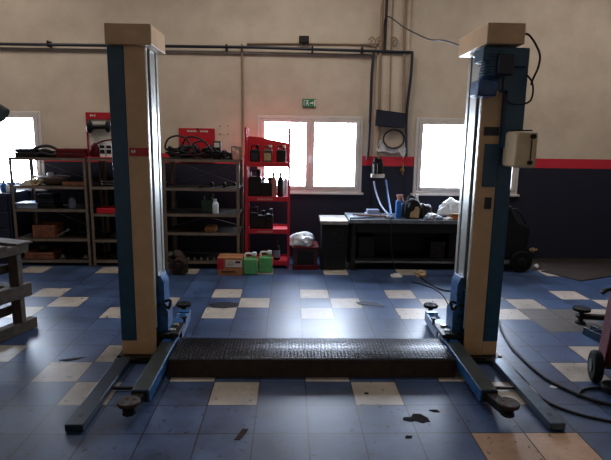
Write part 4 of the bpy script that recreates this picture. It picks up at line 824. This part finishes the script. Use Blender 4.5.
# floor cables
def fc(l, r, name, label, cat='cable', m=CABLE):
    pts = [(*G(x, y, r), r) for x, y in l]; return tag(MB().tube(pts, r).build(name, m, bevel=0), label, cat)
fc([(499, 322), (503, 333), (511, 346), (522, 358), (535, 370), (550, 381), (570, 391), (590, 399), (620, 407)], .011, 'floor_cable', 'thick black cable curving from the right post to the red cart')
fc([(503, 364), (514, 370), (525, 380), (532, 390), (548, 402), (566, 410), (590, 417), (620, 423)], .009, 'floor_cable', 'thin black cable looping over the right floor beam of the lift')
fc([(578, 396), (581, 391), (590, 388), (600, 388), (620, 390)], .009, 'floor_cable', 'short black cable loop on the floor under the red cart')
fc([(420, 277), (430, 284), (440, 289), (450, 291), (470, 292)], .009, 'floor_cable', 'black cable running from the bench to the right post')
fc([(412, 282), (424, 285), (436, 290), (444, 297), (449, 306), (455, 315)], .007, 'floor_cable', 'thin black cable curving past the rear pad of the right post')
def flat(px, py, pts, name, label, cat, m, h=.003):
    x, y = G(px, py); return tag(MB().prism([(x+u, y+v) for u, v in pts], 'z', 0, h).build(name, m, origin=(x, y, 0), bevel=0), label, cat)
OIL = mat('dried oil', '#1d1716', .9, 0, .2, 20, spec=.1)
flat(418, 419, [(-.1, -.01), (-.06, -.03), (-.02, -.02), (.02, -.05), (.05, -.03), (.07, -.035), (.065, .01), (.03, .06), (-.02, .06), (-.04, .02), (-.09, .02)], 'oil_stain', 'dark brown oil stain on the blue tiles near the right arm', 'stain', OIL)
flat(434, 411, [(-.03, .01), (.0, -.015), (.035, -.01), (.02, .015)], 'oil_stain', 'small dark oil spot just right of the brown stain', 'stain', OIL)
flat(408, 437, [(-.02, -.01), (.02, -.012), (.03, .01), (-.01, .014)], 'oil_stain', 'small dark oil spot in front of the brown stain', 'stain', OIL)
flat(241, 434, [(-.035, -.06), (.0, -.06), (.04, .05), (.005, .055)], 'cardboard_scrap', 'brown cardboard scrap on the blue tiles in the foreground', 'scrap', mat('scrap brown', '#3c302b', .9, spec=.1))
flat(71, 359.5, [(-.09, -.015), (-.02, -.035), (.05, 0), (.09, .04), (.0, .02)], 'rubber_scrap', 'black scrap on the blue tiles left of the left post', 'scrap', RUBBER)
flat(366, 393.5, [(-.015, -.012), (.015, -.014), (.02, .01), (-.01, .012)], 'oil_spot', 'black oil spot on a white tile in front of the cover', 'stain', OIL)
flat(553, 387, [(-.03, 0), (.0, -.02), (.03, -.01), (.0, .02)], 'paper_scrap', 'white paper scrap on the tiles between the two right cables', 'scrap', WHITE)
flat(370, 304, [(-.15, .05), (-.12, -.02), (-.03, -.04), (.05, -.07), (.13, -.1), (.16, -.06), (.1, -.02), (.08, .04), (.02, .07), (-.06, .09)], 'oil_stain', 'grey smear on the tiles behind the cover, toward the bench', 'stain', mat('smear', '#3d424e', .7, spec=.3))
flat(223, 305, [(-.16, .02), (-.1, -.09), (.03, -.11), (.15, -.05), (.17, .05), (.04, .1), (-.08, .09)], 'oil_stain', 'dark smear between the white tiles behind the cover, left side', 'stain', mat('smear dark', '#27262c', .8, spec=.15))

# ------------------------------------------------------------------ light
wd = bpy.data.worlds.new('world'); SC.world = wd; wd.use_nodes = True
bg = wd.node_tree.nodes['Background']; bg.inputs[0].default_value = (1.0, .80, .62, 1); bg.inputs[1].default_value = .29
for o in list(bpy.data.objects):
    if '_o' in o: del o['_o']
def add_fill(x, y, sx, sy, e, c):
    l = bpy.data.lights.new('roof_light', 'AREA'); l.shape = 'RECTANGLE'; l.size = sx; l.size_y = sy; l.energy = e; l.color = c  # added fill lamp, not a known fixture; brightens walls and floor
    o = bpy.data.objects.new('roof_light', l); C.objects.link(o); o.location = (x, y, ZC-.03)
    f = MB(); hx, hy = sx/2, sy/2
    f.box(x-hx-.06, x+hx+.06, y-hy-.06, y-hy, ZC-.06, ZC).box(x-hx-.06, x+hx+.06, y+hy, y+hy+.06, ZC-.06, ZC).box(x-hx-.06, x-hx, y-hy, y+hy, ZC-.06, ZC).box(x+hx, x+hx+.06, y-hy, y+hy, ZC-.06, ZC)
    struct(f.build('trim_%d' % (3+round(x/4)), FRAME))  # invented frame dressing the added lamp
for x in (-4, 0, 4): add_fill(x, 5.6, 1.6, 1.0, 45, (1, .92, .83))
vs = SC.view_settings; vs.view_transform = 'Standard'; vs.look = 'None'; vs.exposure = 0; vs.gamma = 1; vs.use_curve_mapping = False
